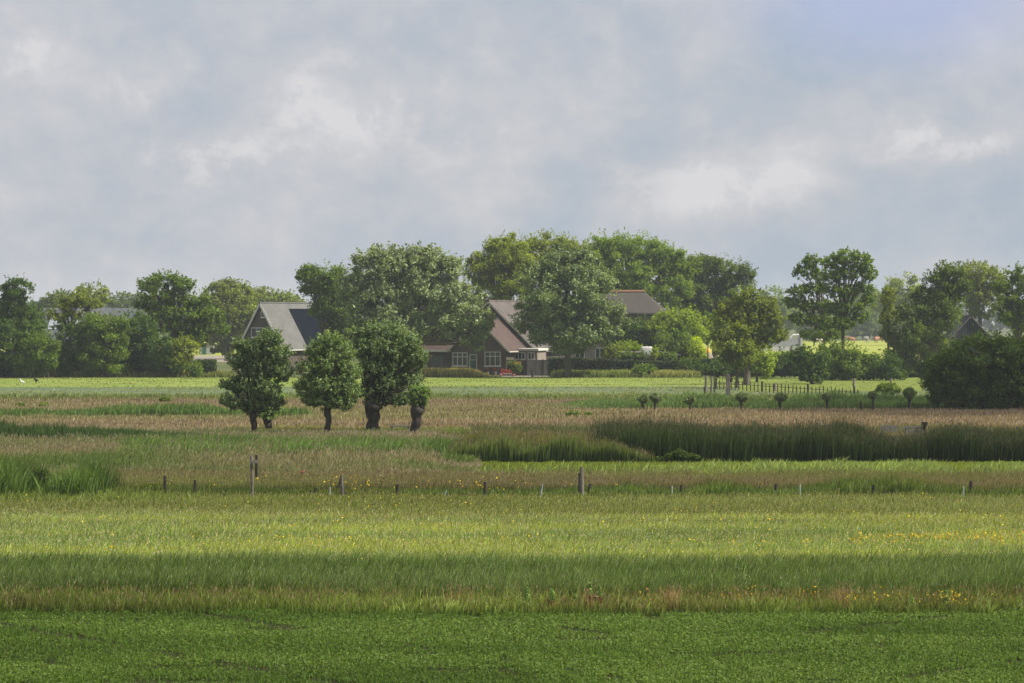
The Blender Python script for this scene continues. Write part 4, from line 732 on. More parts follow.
# brown brick farmhouse with barn behind: one building
rot = R(-17)
fh, fro = gable_house('farmhouse', 'brown brick farmhouse with cream bargeboards, red tiled front and taller barn behind', 478.5, 311, rot, 6.45, 7.5, 2.95, 6.15, M_BRICK, M_RTILE, M_CREAM)
window(fh, -2.15, 1.05, 1.75, 1.5, 3, 2); window(fh, 1.65, 1.05, 1.85, 1.6, 3, 2); window(fh, -0.25, 3.25, 1.7, 1.0, 3, 1)
dm = MB(); dm.box(-1.05, -0.95, -0.06, 0.04, 0, 2.35); dm.box(-0.25, -0.15, -0.06, 0.04, 0, 2.35); dm.box(-0.95, -0.25, -0.06, 0.04, 2.25, 2.35); dm.box(-0.95, -0.25, -0.04, 0.04, 1.7, 1.78)
dr = dm.build('door', M_CREAM, fh); MB().box(-0.95, -0.25, -0.03, -0.01, 0, 2.24).build('door_leaf', M_GPAINT, dr)
def local_gable(root, ox, oy, w, L, eave, ridge, wall, roof, verge, over=0.3, wname='barn_wall', rname='barn_roof'):
    m = MB(); hw = w/2; prof = [(-hw, -0.3), (hw, -0.3), (hw, eave), (0, ridge), (-hw, eave)]
    a = [(ox+x, oy, z) for x, z in prof]; b = [(ox+x, oy+L, z) for x, z in prof]
    m.add(a+b, [(0, 1, 2, 3, 4), (9, 8, 7, 6, 5), (5, 6, 1, 0), (6, 7, 2, 1), (5, 0, 4, 9)]); m.build(wname, wall, root)
    sl = (ridge-eave)/hw; ov = 0.35; rf = MB()
    for s in (-1, 1):
        n = Vector((s*(ridge-eave), 0, hw)).normalized()
        rf.slab([(ox, oy-over, ridge+.01), (ox+s*(hw+ov), oy-over, eave-ov*sl+.01), (ox+s*(hw+ov), oy+L+over, eave-ov*sl+.01), (ox, oy+L+over, ridge+.01)], n, 0.14)
    rf.tube([(ox, oy-over, ridge+0.16), (ox, oy+L+over, ridge+0.16)], 0.13, 8)
    ro = rf.build(rname, roof, root)
    for s in (-1, 1):
        n = Vector((s*(ridge-eave), 0, hw)).normalized()
        p = [Vector((ox, oy-over-.035, ridge))+n*.15, Vector((ox+s*(hw+ov), oy-over-.035, eave-ov*sl))+n*.15, Vector((ox+s*(hw+ov), oy-over-.035, eave-ov*sl))+n*-.06, Vector((ox, oy-over-.035, ridge))+n*-.06]
        MB().slab([tuple(q) for q in p], (0, 1, 0), 0.03).build('bargeboard', verge, ro)
    return ro
# barn apex seen at px 489, y 302 at about D 318.5
def to_local(px, D): 
    v = Matrix.Rotation(-rot, 4, 'Z') @ Vector((PX(px, D)-PX(478.5, 311), D-311, 0)); return v.x, v.y
bx_, by_ = to_local(489, 318.6)
local_gable(fh, bx_, by_, 11.2, 15, 2.75, 8.15, M_FWALL, M_PTILE, M_CREAM)
# left wing with its roof falling towards the camera
wg = MB(); wg.box(-9.2, -3.23, 0.6, 5.0, -0.3, 2.9); wg.build('wing_wall', M_BRICK, fh)
wr = MB(); wr.slab([(-9.4, 0.25, 2.75), (-2.6, 0.25, 2.75), (-1.0, 3.0, 5.0), (-9.4, 3.0, 5.0)], (0, -0.5, 0.7), 0.14); wr.slab([(-9.4, 5.3, 2.75), (-9.4, 3.0, 5.0), (-1.0, 3.0, 5.0), (-2.6, 5.3, 2.75)], (0, 0.5, 0.7), 0.14)
wro = wr.build('wing_roof', brick_mat('red_tile_front', (0.076,0.038,0.030), (0.057,0.032,0.026), (0.030,0.019,0.017), 0.25, 0.24, 0.75, 0.5, 0.3, 'xz', 0.03), fh)
MB().slab([(-6.4, 0.75, 3.34), (-4.0, 0.75, 3.34), (-4.0, 2.5, 4.78), (-6.4, 2.5, 4.78)], (0, -0.5, 0.7), 0.05).build('solar_panel', M_SOLAR, wro)
MB().box(-9.4, -3.25, 0.12, 0.24, 2.62, 2.86).build('fascia', M_WHITE, wro)
for xx in (-8.3, -6.6, -4.9): window(fh, xx, 0.55, 1.25, 1.75, 2, 2, y=0.6, mat=M_GPAINT)
# low extension on the right with pale wall and white fascia
ex, ey = to_local(509, 313.5)
m = MB(); m.box(ex, ex+3.3, ey, ey+3.5, -0.3, 2.75); m.build('extension_wall', M_BRICK2, fh)
MB().box(ex-0.1, ex+3.5, ey-0.25, ey+3.6, 2.75, 2.98).build('extension_roof', M_WHITE, fh)
window(fh, ex+1.3, 1.75, 1.2, 0.8, 3, 1, y=ey); window(fh, ex+2.6, 1.75, 0.8, 0.8, 2, 1, y=ey)
# flower pots under the right window
for i, (dx, lab) in enumerate([(1.15, 'flower tub with red blooms left under the right farmhouse window'), (2.05, 'flower tub with red blooms right under the right farmhouse window')]):
    v = Matrix.Rotation(rot, 4, 'Z') @ Vector((dx, -0.6, 0)); rt = empty('flower_tub', (PX(478.5, 311)+v.x, 311+v.y, 0), rot, label=lab, cat='flower tub', group='flower tubs by the farmhouse')
    MB().tube([(0, 0, 0), (0, 0, 0.45)], [0.2, 0.3], 10).build('tub', M_POST, rt)
    P = rng.normal(0, 0.11, (160, 3))*np.array([1.3, 1, 0.8])+np.array([0, 0, 0.66]); V, q = leaf_quads(P, 0.10, 0.08, np.tile([0, -.3, .5], (160, 1)), .6)
    cc = np.where(rng.uniform(0, 1, 160)[:, None] < 0.5, C(0.22, 0.02, 0.02), C(0.04, 0.08, 0.03)); nmesh('foliage', V, [q], M_PETAL, rt, col=np.repeat(cc, 4, 0))  # flower cluster: red blooms mixed with green leaves in one mesh
# dark shed with a banner, grey boarded fence
sh = empty('garden_screen', (PX(517, 309), 309, 0), R(-6), label='black boarded screen with a yellow banner beside the farmhouse', cat='screen')
m = MB(); m.box(-1.15, 1.1, 0, 0.08, 0, 1.75); [m.box(x, x+0.09, -0.05, 0.0, 0, 1.85) for x in (-1.15, -0.4, 0.3, 1.02)]; m.build('panel', M_FWALL, sh)
MB().box(-0.55, 0.45, -0.075, -0.055, 1.25, 1.58).build('banner', M_YEL, sh); MB().box(-1.05, -0.6, -0.075, -0.055, 1.2, 1.6).build('notice_board', M_TARP, sh)
fn = empty('board_fence', (PX(541, 308.5), 308.5, 0), R(-3), label='grey vertical board fence between the farmhouse and the hedge', cat='fence')
for x0, x1 in ((-1.55, 0.18), (0.26, 1.75)): MB().box(x0, x1, 0, 0.05, 0.03, 1.78).build('board_panel', M_GREYBOARD, fn)
for x in (-1.63, 0.18, 1.75): MB().box(x, x+0.08, -0.03, 0.08, -0.2, 1.9).build('post', M_DPOST, fn)
# slate roofed house on the left
lh, lro = gable_house('brick_house', 'grey tiled house with steep brick gable and dark solar panels', 262, 330, R(-38), 6.6, 11, 3.1, 8.0, M_BRICK, M_GTILE, M_WHITE, over=0.25, verge_w=0.26)
lh.location.x = PX(261, 330)
sl_ = (8.0-3.1)/3.3; nn = Vector((8.0-3.1, 0, 3.3)).normalized()
pz = lambda x: 8.0-sl_*x
MB().slab([tuple(Vector((x, y, pz(x)))+nn*0.16) for x, y in ((0.42, 4.2), (3.35, 4.2), (3.35, 10.8), (0.42, 10.8))], nn, 0.05).build('solar_panels', M_SOLAR, lro)
window(lh, 0.3, 6.45, 0.55, 0.75, 1, 1); window(lh, -0.6, 4.1, 1.9, 1.15, 2, 1); window(lh, 1.4, 0.9, 1.4, 1.4, 2, 1); window(lh, -1.6, 0.9, 1.4, 1.4, 2, 1)
# thatched house
th = empty('thatched_house', (PX(612, 346), 346, 0), R(-6), label='old farmhouse with hipped thatched roof and brick chimney', cat='house')
s_ = F/346; m = MB(); m.box(-6.0, 4.6, 0, 8, -0.3, 7.0); m.build('wall', M_BRICK2, th)
rz_ = PZ(291.5, 346); ez_ = 7.3
m = MB(); x0, x1 = -6.6, 6.8; y0, y1 = -0.8, 8.8
e_ = [(x0, y0, ez_), (x1, y0, ez_-0.35), (x1, y1, ez_-0.35), (x0, y1, ez_)]; rdg = [(-3.4, 4, rz_), (3.8, 4, rz_)]
lo = [(a, b, c-0.35) for a, b, c in e_]
m.add(e_+rdg+lo, [(0, 1, 5, 4), (1, 2, 5), (2, 3, 4, 5), (3, 0, 4), (0, 6, 7, 1), (1, 7, 8, 2), (2, 8, 9, 3), (3, 9, 6, 0), (6, 9, 8, 7)])
tro = m.build('roof', M_THATCH, th); mo = tro.modifiers.new('bevel', 'BEVEL'); mo.width = 0.25; mo.segments = 3
MB().tube([(-3.5, 4, rz_+0.02), (3.85, 4, rz_+0.02)], 0.2, 8).build('ridge_cap', M_RIDGE, tro)
m = MB(); m.box(5.2, 6.0, 5.0, 5.8, 5.0, PZ(306.5, 346)); m.box(5.12, 6.08, 4.92, 5.88, PZ(306.5, 346)-0.35, PZ(306.5, 346)-0.2); m.build('chimney', brick_mat('chimney_brick', (0.14,0.07,0.05), (0.11,0.06,0.045), (0.15,0.13,0.12)), tro)
for xx in (-4, -1.5, 1.2, 3.4): window(th, xx, 4.9, 1.2, 1.1, 2, 1)
for xx in (-4, -1.5, 1.2, 3.4): window(th, xx, 1.2, 1.2, 1.5, 2, 1)
# long barn behind the left shelterbelt
lb = empty('long_barn', (PX(92, 372), 372, 0), R(2), label='long barn with blue grey metal roof behind the left trees', cat='barn')
e0, r0 = PZ(339, 372), PZ(308.5, 372); hl = 54/F*372
MB().box(-hl+0.3, hl-0.3, 0, 11, -0.3, e0).build('wall', M_FWALL, lb)
m = MB(); m.slab([(-hl, -0.5, e0-0.1), (hl, -0.5, e0-0.1), (hl, 5.5, r0), (-hl, 5.5, r0)], (0, -0.5, 0.8), 0.1); m.slab([(-hl, 5.5, r0), (hl, 5.5, r0), (hl, 11.5, e0-0.1), (-hl, 11.5, e0-0.1)], (0, 0.5, 0.8), 0.1)
lr = m.build('roof', brick_mat('barn_roof_metal', (0.065,0.075,0.085), (0.052,0.06,0.07), (0.04,0.045,0.05), 1.0, 9, 0.8, 0.3, 0.2, 'xz', 0.06), lb)
m = MB(); m.add([(hl-.28, -0.0, e0), (hl-.28, 11, e0), (hl-.28, 5.5, r0-.1)], [(0, 1, 2)]); m.build('gable', M_FWALL, lb)
m = MB(); m.slab([(hl+.02, -0.5, e0+0.12), (hl+.02, 5.5, r0+.2), (hl+.02, 5.5, r0-.12), (hl+.02, -0.5, e0-0.2)], (1, 0, 0), 0.04); m.build('bargeboard', M_WHITE, lr)
for k in range(4): MB().slab([(-6+k*3.2, 1.2, e0+(r0-e0)*1.7/6+0.12), (-4.6+k*3.2, 1.2, e0+(r0-e0)*1.7/6+0.12), (-4.6+k*3.2, 3.2, e0+(r0-e0)*3.7/6+0.12), (-6+k*3.2, 3.2, e0+(r0-e0)*3.7/6+0.12)], (0, -0.5, 0.8), 0.03).build('skylight', M_METALROOF, lr)
# small pale shed at the driveway
ws = empty('garden_shed', (PX(207.5, 482), 482, 0), R(8), label='small grey shed with white corner at the end of the driveway', cat='shed')
MB().box(-1.3, 1.2, 0, 2, -0.1, 1.75).build('wall', noise_mat('grey_render', [(0.26,0.26,0.25),(0.34,0.34,0.33)], 2, 0.9, 0.1), ws)
MB().box(-1.45, 1.3, -0.15, 2.15, 1.75, 1.9).build('roof', M_GREYROOF, ws); MB().box(1.0, 1.26, -0.06, -0.003, -0.1, 1.74).build('corner_board', M_WHITE, ws)
MB().box(-0.9, -0.2, -0.04, -0.003, 0, 1.5).build('door', M_GPAINT, ws)
# black barn gable on the right
DBk = 330; bb, bro = gable_house('black_barn', 'blue black metal clad barn gable showing above the huge bush', 971, DBk, R(2), 7.2, 5, 2.6, PZ(317.5, DBk), M_DARKMETAL, M_DARKMETAL, M_POST, over=0.15, cat='barn', verge_w=0.10)
MB().box(-1.2, 1.2, -0.06, -0.003, 0, 2.5).build('door', M_DPOST, bb)
# garden shed row with grey roofs behind the hedge, white cover
gs = empty('low_shed', (PX(633, 313), 313, 0), R(2), label='long low shed with pale flat roof edge behind the dark hedge', cat='shed')
MB().box(-2.7, 2.0, 0, 2.5, -0.1, 2.5).build('wall', M_FWALL, gs); MB().box(-2.9, 2.2, -0.25, 2.7, 2.5, 2.62).build('roof', M_GREYROOF, gs); MB().box(-0.6, 0.5, -0.05, -0.003, 0, 1.8).build('door', M_DPOST, gs)
for pxx, DD, ww, zz, lab in ((660, 312, 0.8, 2.75, 'left one of two small sloping roofed huts behind the hedge'), (673, 311.5, 0.85, 2.5, 'right one of two small sloping roofed huts behind the hedge')):
    g2 = empty('garden_hut', (PX(pxx, DD), DD, 0), 0, label=lab, cat='hut', group='garden huts behind the hedge')
    MB().add([(-ww+.1, 0, 0), (ww-.1, 0, 0), (ww-.1, 1.5, 0), (-ww+.1, 1.5, 0), (-ww+.1, 0, zz), (ww-.1, 0, zz-.3), (ww-.1, 1.5, zz-.3), (-ww+.1, 1.5, zz)], [(0,3,2,1),(4,5,6,7),(0,1,5,4),(1,2,6,5),(2,3,7,6),(3,0,4,7)]).build('wall', M_DPOST, g2)
    MB().slab([(-ww, -.2, zz+.03), (ww, -.2, zz-.30), (ww, 1.7, zz-.30), (-ww, 1.7, zz+.03)], (0.15, 0, 1), 0.09).build('roof', M_GREYROOF, g2)
tt = empty('covered_trailer', (PX(647, 311), 311, 0), 0, label='white covered trailer hump standing above the garden hedge', cat='trailer')
m = MB(); m.box(-0.6, 0.6, 0, 1.2, 2.15, 3.2); b_ = m.build('white_cover', M_TARP, tt, True); mo = b_.modifiers.new('b', 'BEVEL'); mo.width = 0.09; mo.segments = 3
MB().box(-0.75, 0.75, 0, 1.2, 0.55, 2.14).build('bed', M_DPOST, tt)
for x in (-.5, .5): MB().tube([(x, -0.12, 0.32), (x, 0.08, 0.32)], 0.32, 12).build('wheel', M_BLACK, tt)
gc = empty('green_container', (PX(614, 311.5), 311.5, 0), 0, label='dark green box with pale lid behind the left part of the hedge', cat='container')
MB().box(-0.9, 0.75, 0, 1.4, 0, 2.55).build('body', M_GPAINT, gc); MB().box(-0.95, 0.8, -0.05, 1.45, 2.55, 2.68).build('lid', M_CREAM, gc)
# white livestock trailer on the right, far
wt = empty('farm_trailer', (PX(783, 408), 408, 0), R(4), label='pale grey farm trailer parked behind the lawn hedge', cat='trailer')
k_ = 408/F; X_0, X_1 = -22*k_, 19.5*k_
m = MB(); m.box(X_0, X_1, 0, 2.2, PZ(351, 408), PZ(347.5, 408)); bd = m.build('chassis', M_WHITE, wt)
m = MB(); m.box(X_0, X_1-0.25, 0.1, 2.1, PZ(347.5, 408)+.003, PZ(338, 408)); m.build('body', noise_mat('grey_metal', [(0.30,0.31,0.31),(0.42,0.43,0.43)], 2, 0.5, 0.1), wt)
m = MB(); m.box(X_1-0.25, X_1, 0, 2.2, PZ(347.5, 408)+.003, PZ(334.5, 408)); m.tube([(X_1-1.6, 1.1, PZ(338, 408)), (X_1-1.2, 1.1, PZ(335, 408)), (X_1-0.2, 1.1, PZ(335, 408))], 0.12, 8); m.build('headboard', M_WHITE, wt)
for x in (X_0+1, X_1-1.2): MB().tube([(x, -0.1, 0.42), (x, 0.2, 0.42)], 0.42, 14).build('wheel', M_BLACK, wt)
# straw coloured wagon and beacon by the path
hb = empty('feed_box', (PX(707.5, 342), 342, 0), 0, label='yellow topped white bin at the end of the garden path', cat='bin')
MB().box(-0.35, 0.35, 0, 0.6, 0, PZ(352.5, 342)).build('bin_body', M_TARP, hb); MB().tube([(0, 0.3, PZ(352.5, 342)), (0, 0.3, PZ(350, 342)), (0, 0.3, PZ(347.5, 342))], [0.42, 0.36, 0.12], 10).build('lid', M_YEL, hb)
sp = empty('gravel_heap', (PX(707, 336), 336, 0), 0, label='rounded pale heap of gravel beside the yellow topped bin', cat='heap')
MB().ball((0.2, 0, 0.9), (0.75, 0.8, 1.25), 14, 8, 0.06).build('heap', M_GRAVEL, sp, True)

# red cart in front of the farmhouse
rc = empty('farm_cart', (PX(507, 307), 307, 0.0), 0, label='small red cart with red wheels and blue drum on the farmhouse grass', cat='cart')
m = MB(); prof = [(-0.85, 1.0), (-0.75, 0.95), (-0.3, 0.85), (0.35, 0.8), (0.75, 0.6), (0.95, 0.5), (0.7, 0.38), (0.1, 0.36), (-0.55, 0.42), (-0.85, 0.7)]
m.slab([(x, 0.0, z) for x, z in prof], (0, 1, 0), 0.7); m.build('body', M_RED, rc)
m = MB(); m.slab([(-0.55, -0.03, 0.33), (0.7, -0.03, 0.27), (0.85, -0.03, 0.36), (0.1, -0.03, 0.355), (-0.5, -0.03, 0.41)], (0, 1, 0), 0.75); m.build('undertray', M_TARP, rc)
m = MB(); [m.tube([(x, -0.05, z), (x+0.14, -0.05, z-0.16), (x+0.18, 0.72, z-0.16), (x, .72, z)], 0.025, 6) for x, z in ((-.6, 1.03), (-.3, .96), (0, .93), (.3, .88))]; m.build('side_rail', M_RED, rc)
for x in (-0.78, 0.95):
    w_ = MB(); w_.tube([(x, -0.28, 0.26), (x, -0.06, 0.26)], 0.27, 16); wo = w_.build('wheel', M_RED, rc); MB().tube([(x, -0.30, 0.26), (x, -0.283, 0.26)], 0.10, 12).build('hub', M_TARP, wo)
rc.scale = (0.82,)*3
MB().tube([(-1.02, 0.05, 0.35), (-1.02, 0.6, 0.35)], 0.24, 14).build('drum', M_BLUE, rc); MB().tube([(-1.0, 0.3, 0.3), (-1.6, 0.2, 0.12)], 0.035, 6).build('drawbar', M_POST, rc)

# ------------------------------------------------------------------ fences and posts
def post(root, x, y, z1, r, mat, lean=(0, 0), name='post', sides=8, z0=-0.2):
    m = MB(); m.tube([(x, y, z0), (x+lean[0]*.5, y+lean[1]*.5, z1*0.5), (x+lean[0], y+lean[1], z1)], [r*1.05, r, r*0.94], sides); return m.build(name, mat, root)
wf = empty('wire_fence', (0, 100, 0), 0, label='weathered post and wire fence crossing the meadow', cat='fence')
DF = 99.9
posts = [(165, 476, 0.055, 0, M_DPOST), (195, 480, 0.05, 0, M_DPOST), (252, 456, 0.055, -0.04, M_POST), (342, 475, 0.05, -0.03, M_POST), (397, 484.5, 0.055, 0.07, M_DPOST), (485, 482, 0.06, 0.03, M_DPOST), (582, 467, 0.065, -0.03, M_POST),
         (681, 485, 0.06, 0.06, M_DPOST), (776, 484, 0.06, 0.03, M_DPOST), (873, 485, 0.06, 0.05, M_DPOST), (971, 481, 0.065, 0.02, M_DPOST), (1068, 483, 0.065, 0.0, M_DPOST), (80, 480, 0.06, 0.0, M_DPOST), (-20, 482, 0.06, 0, M_DPOST)]
posts.sort(); tops = []
for p, ty, r_, ln, mt in posts:
    dd = DF+(0.6 if p > 600 else 0); H = PZ(ty, dd); o = post(wf, PX(p, dd)-ln*0.5, dd-100, H, r_, mt, (ln, 0.03)); tops.append((PX(p, dd), dd-100, H))
for k, fr_ in enumerate((0.86, 0.55)):
    m = MB()
    for a, b in zip(tops[:-1], tops[1:]):
        za, zb = min(a[2], 0.95)*fr_, min(b[2], 0.95)*fr_; n_ = 6
        pts = [(a[0]+(b[0]-a[0])*i/n_, a[1]-0.07, za+(zb-za)*i/n_-0.10*math.sin(math.pi*i/n_)) for i in range(n_+1)]
        m.tube(pts, 0.0035, 4)
    m.build('wire', M_WIRE, wf)
def lonepost(label, px, D, ty, r, mat, lean=0.0, name='fence_post', cat='post', group=None):
    o = post(None, 0, 0, PZ(ty, D), r, mat, (lean, 0), name); o.location = (PX(px, D), D, 0); tag(o, label, cat, group); return o
e1 = empty('fence_post', (PX(256.5, 99.95), 99.95, 0), 0, label='short dark upright piece fixed by a pale rail to the tall left fence post', cat='post')
post(e1, 0, 0, PZ(455, 99.95), 0.05, M_DPOST, z0=PZ(463, 99.95)); MB().box(-0.2, 0.06, -0.12, -0.065, PZ(463, 99.95), PZ(460, 99.95)).build('rail', M_PALE, e1)
lonepost('stubby pale post stub right of the tall left fence post', 269, 120, 457.5, 0.05, M_POST)
lonepost('short leaning stake left of the leaning braced post', 313, 100.8, 488, 0.05, M_DPOST, 0.1)
br_ = empty('fence_brace', (PX(341, 100.7), 100.7, 0), 0, label='dark crossed brace timbers at the leaning left centre fence post', cat='brace')
post(br_, 0.16, -0.1, PZ(475, 100.7), 0.035, M_DPOST, (-0.14, 0)); post(br_, -0.17, -0.15, PZ(475.5, 100.7), 0.035, M_DPOST, (0.19, 0), z0=0.42)
lonepost('short leaning stake right beside the tallest centre fence post', 587, 100.9, 484, 0.05, M_DPOST, 0.12)
lonepost('dark plank fixed to the left side of the tallest centre fence post', 579.5, 100.7, 473, 0.04, M_DPOST)
RG = 'thin pale plastic rods along the fence'
for p, ty, lab in ((330, 487, 'thin pale rod left of the leaning braced fence post'), (443, 490.5, 'thin pale rod between two dark posts, left of the centre'), (539.5, 484, 'leaning thin pale rod left of the tallest centre post'), (672, 486, 'thin pale rod close left of a dark post'),
                   (800, 484, 'thin pale rod right of the dark post below the reeds'), (963.5, 486, 'thin pale rod beside the last fence post on the right')):
    lonepost(lab, p, 99.7, ty, 0.022, M_BLUEP, 0.12 if p in (443, 539.5) else 0.0, 'plastic_rod', 'rod', RG)
# tall posts near the lawn
tp = empty('tall_post', (PX(728, 206), 206, 0), 0, label='tall thick grey wooden post with a small dark box', cat='post')
MB().box(-0.145, 0.145, -0.14, 0.14, -0.2, PZ(374, 206)).build('post', M_POST, tp)
MB().box(0.15, 0.33, -0.1, 0.1, PZ(382, 206), PZ(378, 206)).build('box', M_BLACK, tp)
for p, ty, r_, mt, lab in ((706, 376, 0.10, M_POST, 'left thick post of the old gateway'), (711.5, 376, 0.09, M_POST, 'middle post of the old gateway'), (714.3, 377, 0.06, M_DPOST, 'thin dark right post of the old gateway'), (704.5, 386.5, 0.08, M_DPOST, 'short dark post before the gateway'), (711, 386.5, 0.06, M_DPOST, 'short dark post in the middle of the gateway')):
    lonepost(lab, p, 238 if ty < 380 else 236, ty, r_, mt, 0, 'gate_post', 'post', 'old gateway posts')
for p, D_, ty, lab in ((775, 245, 383, 'lone stake standing on the sunny lawn'), (854, 258, 378.5, 'tall stake at the lawn edge under the trees'), (891, 262, 378.5, 'tall stake between the shelterbelt and the huge bush')):
    lonepost(lab, p, D_, ty, 0.12, M_POST, 0, 'stake', 'post', 'stakes on the lawn')
lonepost('small dark marker post on the grass by the board fence', 532.5, 303, 371, 0.14, M_DPOST, 0, 'marker_post')
lonepost('short dull stub in the sedge between two little pollards', 861, 193, 401.5, 0.10, M_DPOST, 0, 'post_stub')
pf = empty('picket_fence', (PX(790, 228), 228, 0), 0, label='low fence of many thin pickets across the lawn foot', cat='fence')
N_ = 38; px0, D0_, px1, D1_ = 716, 252, 858, 221
pts = []
for i in range(N_):
    t = i/(N_-1); D_ = D0_+(D1_-D0_)*t; p = px0+(px1-px0)*(t**1.0); h_ = 0.75*random.uniform(0.88, 1.1)+0.05
    x, y = PX(p, D_)-PX(790, 228), D_-228; r_ = 0.045 if i % 12 else 0.09
    post(pf, x, y, h_+(0.18 if i % 12 == 0 else 0), r_, M_DPOST, (random.uniform(-.04, .04), 0), 'picket', 6); pts.append((x, y-0.06, 0.55))
MB().tube(pts, 0.025, 5).build('rail', M_DPOST, pf); MB().tube([(a, b, 0.25) for a, b, c in pts], 0.012, 5).build('wire', M_WIRE, pf)
# footbridge railing in the reeds
fb = empty('wooden_railing', (PX(902, 139), 139, 0), 0, label='pale wooden railing half sunk in the reeds at the right', cat='railing')
for a, b, z in ((-0.95, -0.2, PZ(426.8, 139)), (0.15, 1.08, PZ(431.5, 139)), (0.15, 1.08, PZ(427.8, 139)), (-1.0, -0.3, PZ(430, 139))):
    MB().box(a, b, -0.03, 0.03, z-0.06, z+0.06).build('rail', M_PALE, fb)
MB().slab([(-0.45, -0.09, PZ(432, 139)), (0.35, -0.09, PZ(427, 139)), (0.35, -0.09, PZ(426, 139)), (-0.45, -0.09, PZ(431, 139))], (0, 1, 0), 0.04).build('brace', M_PALE, fb)
for x in (-0.98, 0.2, 1.0): post(fb, x, 0, PZ(426, 139), 0.06, M_PALE)
bp_ = empty('bridge_post', (PX(924.5, 138.8), 138.8, 0), 0, label='dark capped post at the right end of the pale railing', cat='post')
post(bp_, 0, 0, PZ(425, 138.8), 0.08, M_DPOST); MB().box(-0.13, 0.13, -0.13, 0.13, PZ(425, 138.8), PZ(422, 138.8)).build('cap', M_DPOST, bp_)
# plank and pale objects lying in the ripe grass
pl_ = MB().box(-0.6, 0.6, -0.1, 0.1, 0.35, 0.42).box(-.5, -.4, -.08, .08, 0, .35).box(.4, .5, -.08, .08, 0, .35).build('plank_bench', M_PALE, None); pl_.location = (PX(400, 154), 154, 0.12); tag(pl_, 'pale plank lying low between the two thick pollard trunks', 'plank')

# red poppy
pp = empty('poppy', (PX(302, 110), 110, 0), 0, label='single red poppy in the brown grass right of the tall post', cat='flower')
MB().tube([(0, 0, 0), (0.02, 0, 0.4), (0, 0, PZ(472, 110)-0.04)], 0.008, 5).build('stem', M_GPAINT, pp)
m = MB()
for k in range(4): a = k*1.57; m.ball((math.cos(a)*0.05, math.sin(a)*0.05, PZ(472, 110)), (0.06, 0.06, 0.05), 8, 5)
m.build('petals', M_RED, pp, True)
# tall dock plants in the margin
dock = [(527, 588, 'tallest green flowering weed stalk at the crop edge, centre left', 0), (552, 589, 'reddish dock stalk with green top, first of the centre group', 1), (575, 594, 'pinkish dock stalk, second of the centre group', 1),
        (590, 583, 'tall green and crimson dock stalk, third of the centre group', 1), (599, 585, 'crimson dock stalk at the right end of the centre group', 1), (911, 595, 'green weed stalk at the crop edge near the right, left of a pair', 0), (946, 590, 'green weed stalk at the crop edge near the right, right of a pair', 0)]
for p, ty, lab, red in dock:
    D_ = 61.75; H = PZ(ty, D_); r = empty('weed_stalk', (PX(p, D_), D_, 0), 0, label=lab, cat='weed', group='tall weeds at the crop edge')
    MB().tube([(0, 0, 0), (random.uniform(-.03, .03), 0, H*.5), (0.02, 0, H)], [0.014, 0.011, 0.005], 5).build('stem', M_GPAINT, r)
    n = 420; zz = rng.uniform(0.02, 1, n)**0.9; P = np.stack([rng.normal(0, 0.065, n)*(1.15-zz), rng.normal(0, 0.065, n)*(1.15-zz), zz*H], 1)
    V, q = leaf_quads(P, 0.075, 0.035, np.tile([0, -.3, .5], (n, 1)), .7)
    g_ = C(0.26, 0.38, 0.10)[None]*np.ones((n, 1)); rd = C(0.22, 0.045, 0.05) if p > 580 else C(0.30, 0.13, 0.08)
    cc = np.where((zz[:, None] < 0.55) & (rng.uniform(0, 1, (n, 1)) < 0.75) & bool(red), rd, g_)*np.exp(rng.normal(0, .25, (n, 1))); nmesh('leaves', V, [q], M_PETAL, r, col=np.repeat(cc, 4, 0))

# ------------------------------------------------------------------ cows and birds
def skin(name, verts, edges, radii, mat, parent=None, sub=1):
    me = bpy.data.meshes.new(name); me.from_pydata(verts, edges, []); me.update()
    o = bpy.data.objects.new(name, me); COL.objects.link(o); o.modifiers.new('skin', 'SKIN').use_smooth_shade = True
    if not me.skin_vertices: 
        me.skin_vertices.add() if hasattr(me.skin_vertices, 'add') else None
    for i, r in enumerate(radii):
        sv = me.skin_vertices[0].data[i]; sv.radius = r if hasattr(r, '__len__') else (r, r)
    me.skin_vertices[0].data[0].use_root = True
    s = o.modifiers.new('sub', 'SUBSURF'); s.levels = sub; s.render_levels = sub; me.materials.append(mat)
    if parent: o.parent = parent
    return o
def skin_real(name, verts, edges, radii, mat, sub=1):
    import bmesh
    bm = bmesh.new(); lay = bm.verts.layers.skin.verify(); vs = [bm.verts.new(v) for v in verts]
    for a, b in edges: bm.edges.new((vs[a], vs[b]))
    for v, r in zip(vs, radii): v[lay].radius = r if hasattr(r, '__len__') else (r, r)
    vs[0][lay].use_root = True
    me = bpy.data.meshes.new(name); bm.to_mesh(me); bm.free()
    o = bpy.data.objects.new(name, me); COL.objects.link(o); o.modifiers.new('skin', 'SKIN').use_smooth_shade = True
    s = o.modifiers.new('sub', 'SUBSURF'); s.levels = sub; s.render_levels = sub; me.materials.append(mat); return o
def cowmat(name, a, b, sc):
    m = noise_mat(name, [a, b], sc, 0.8, 0, det=1); r = [n for n in m.node_tree.nodes if n.type == 'VALTORGB'][0]; r.color_ramp.interpolation = 'CONSTANT'; r.color_ramp.elements[1].position = 0.5; return m
CB = cowmat('cow_black_white', (0.62,0.60,0.56), (0.02,0.018,0.016), 1.1); CR_ = cowmat('cow_brown', (0.30,0.13,0.065), (0.40,0.20,0.11), 1.5); CW = cowmat('cow_pale', (0.62,0.58,0.52), (0.35,0.17,0.09), 0.9)
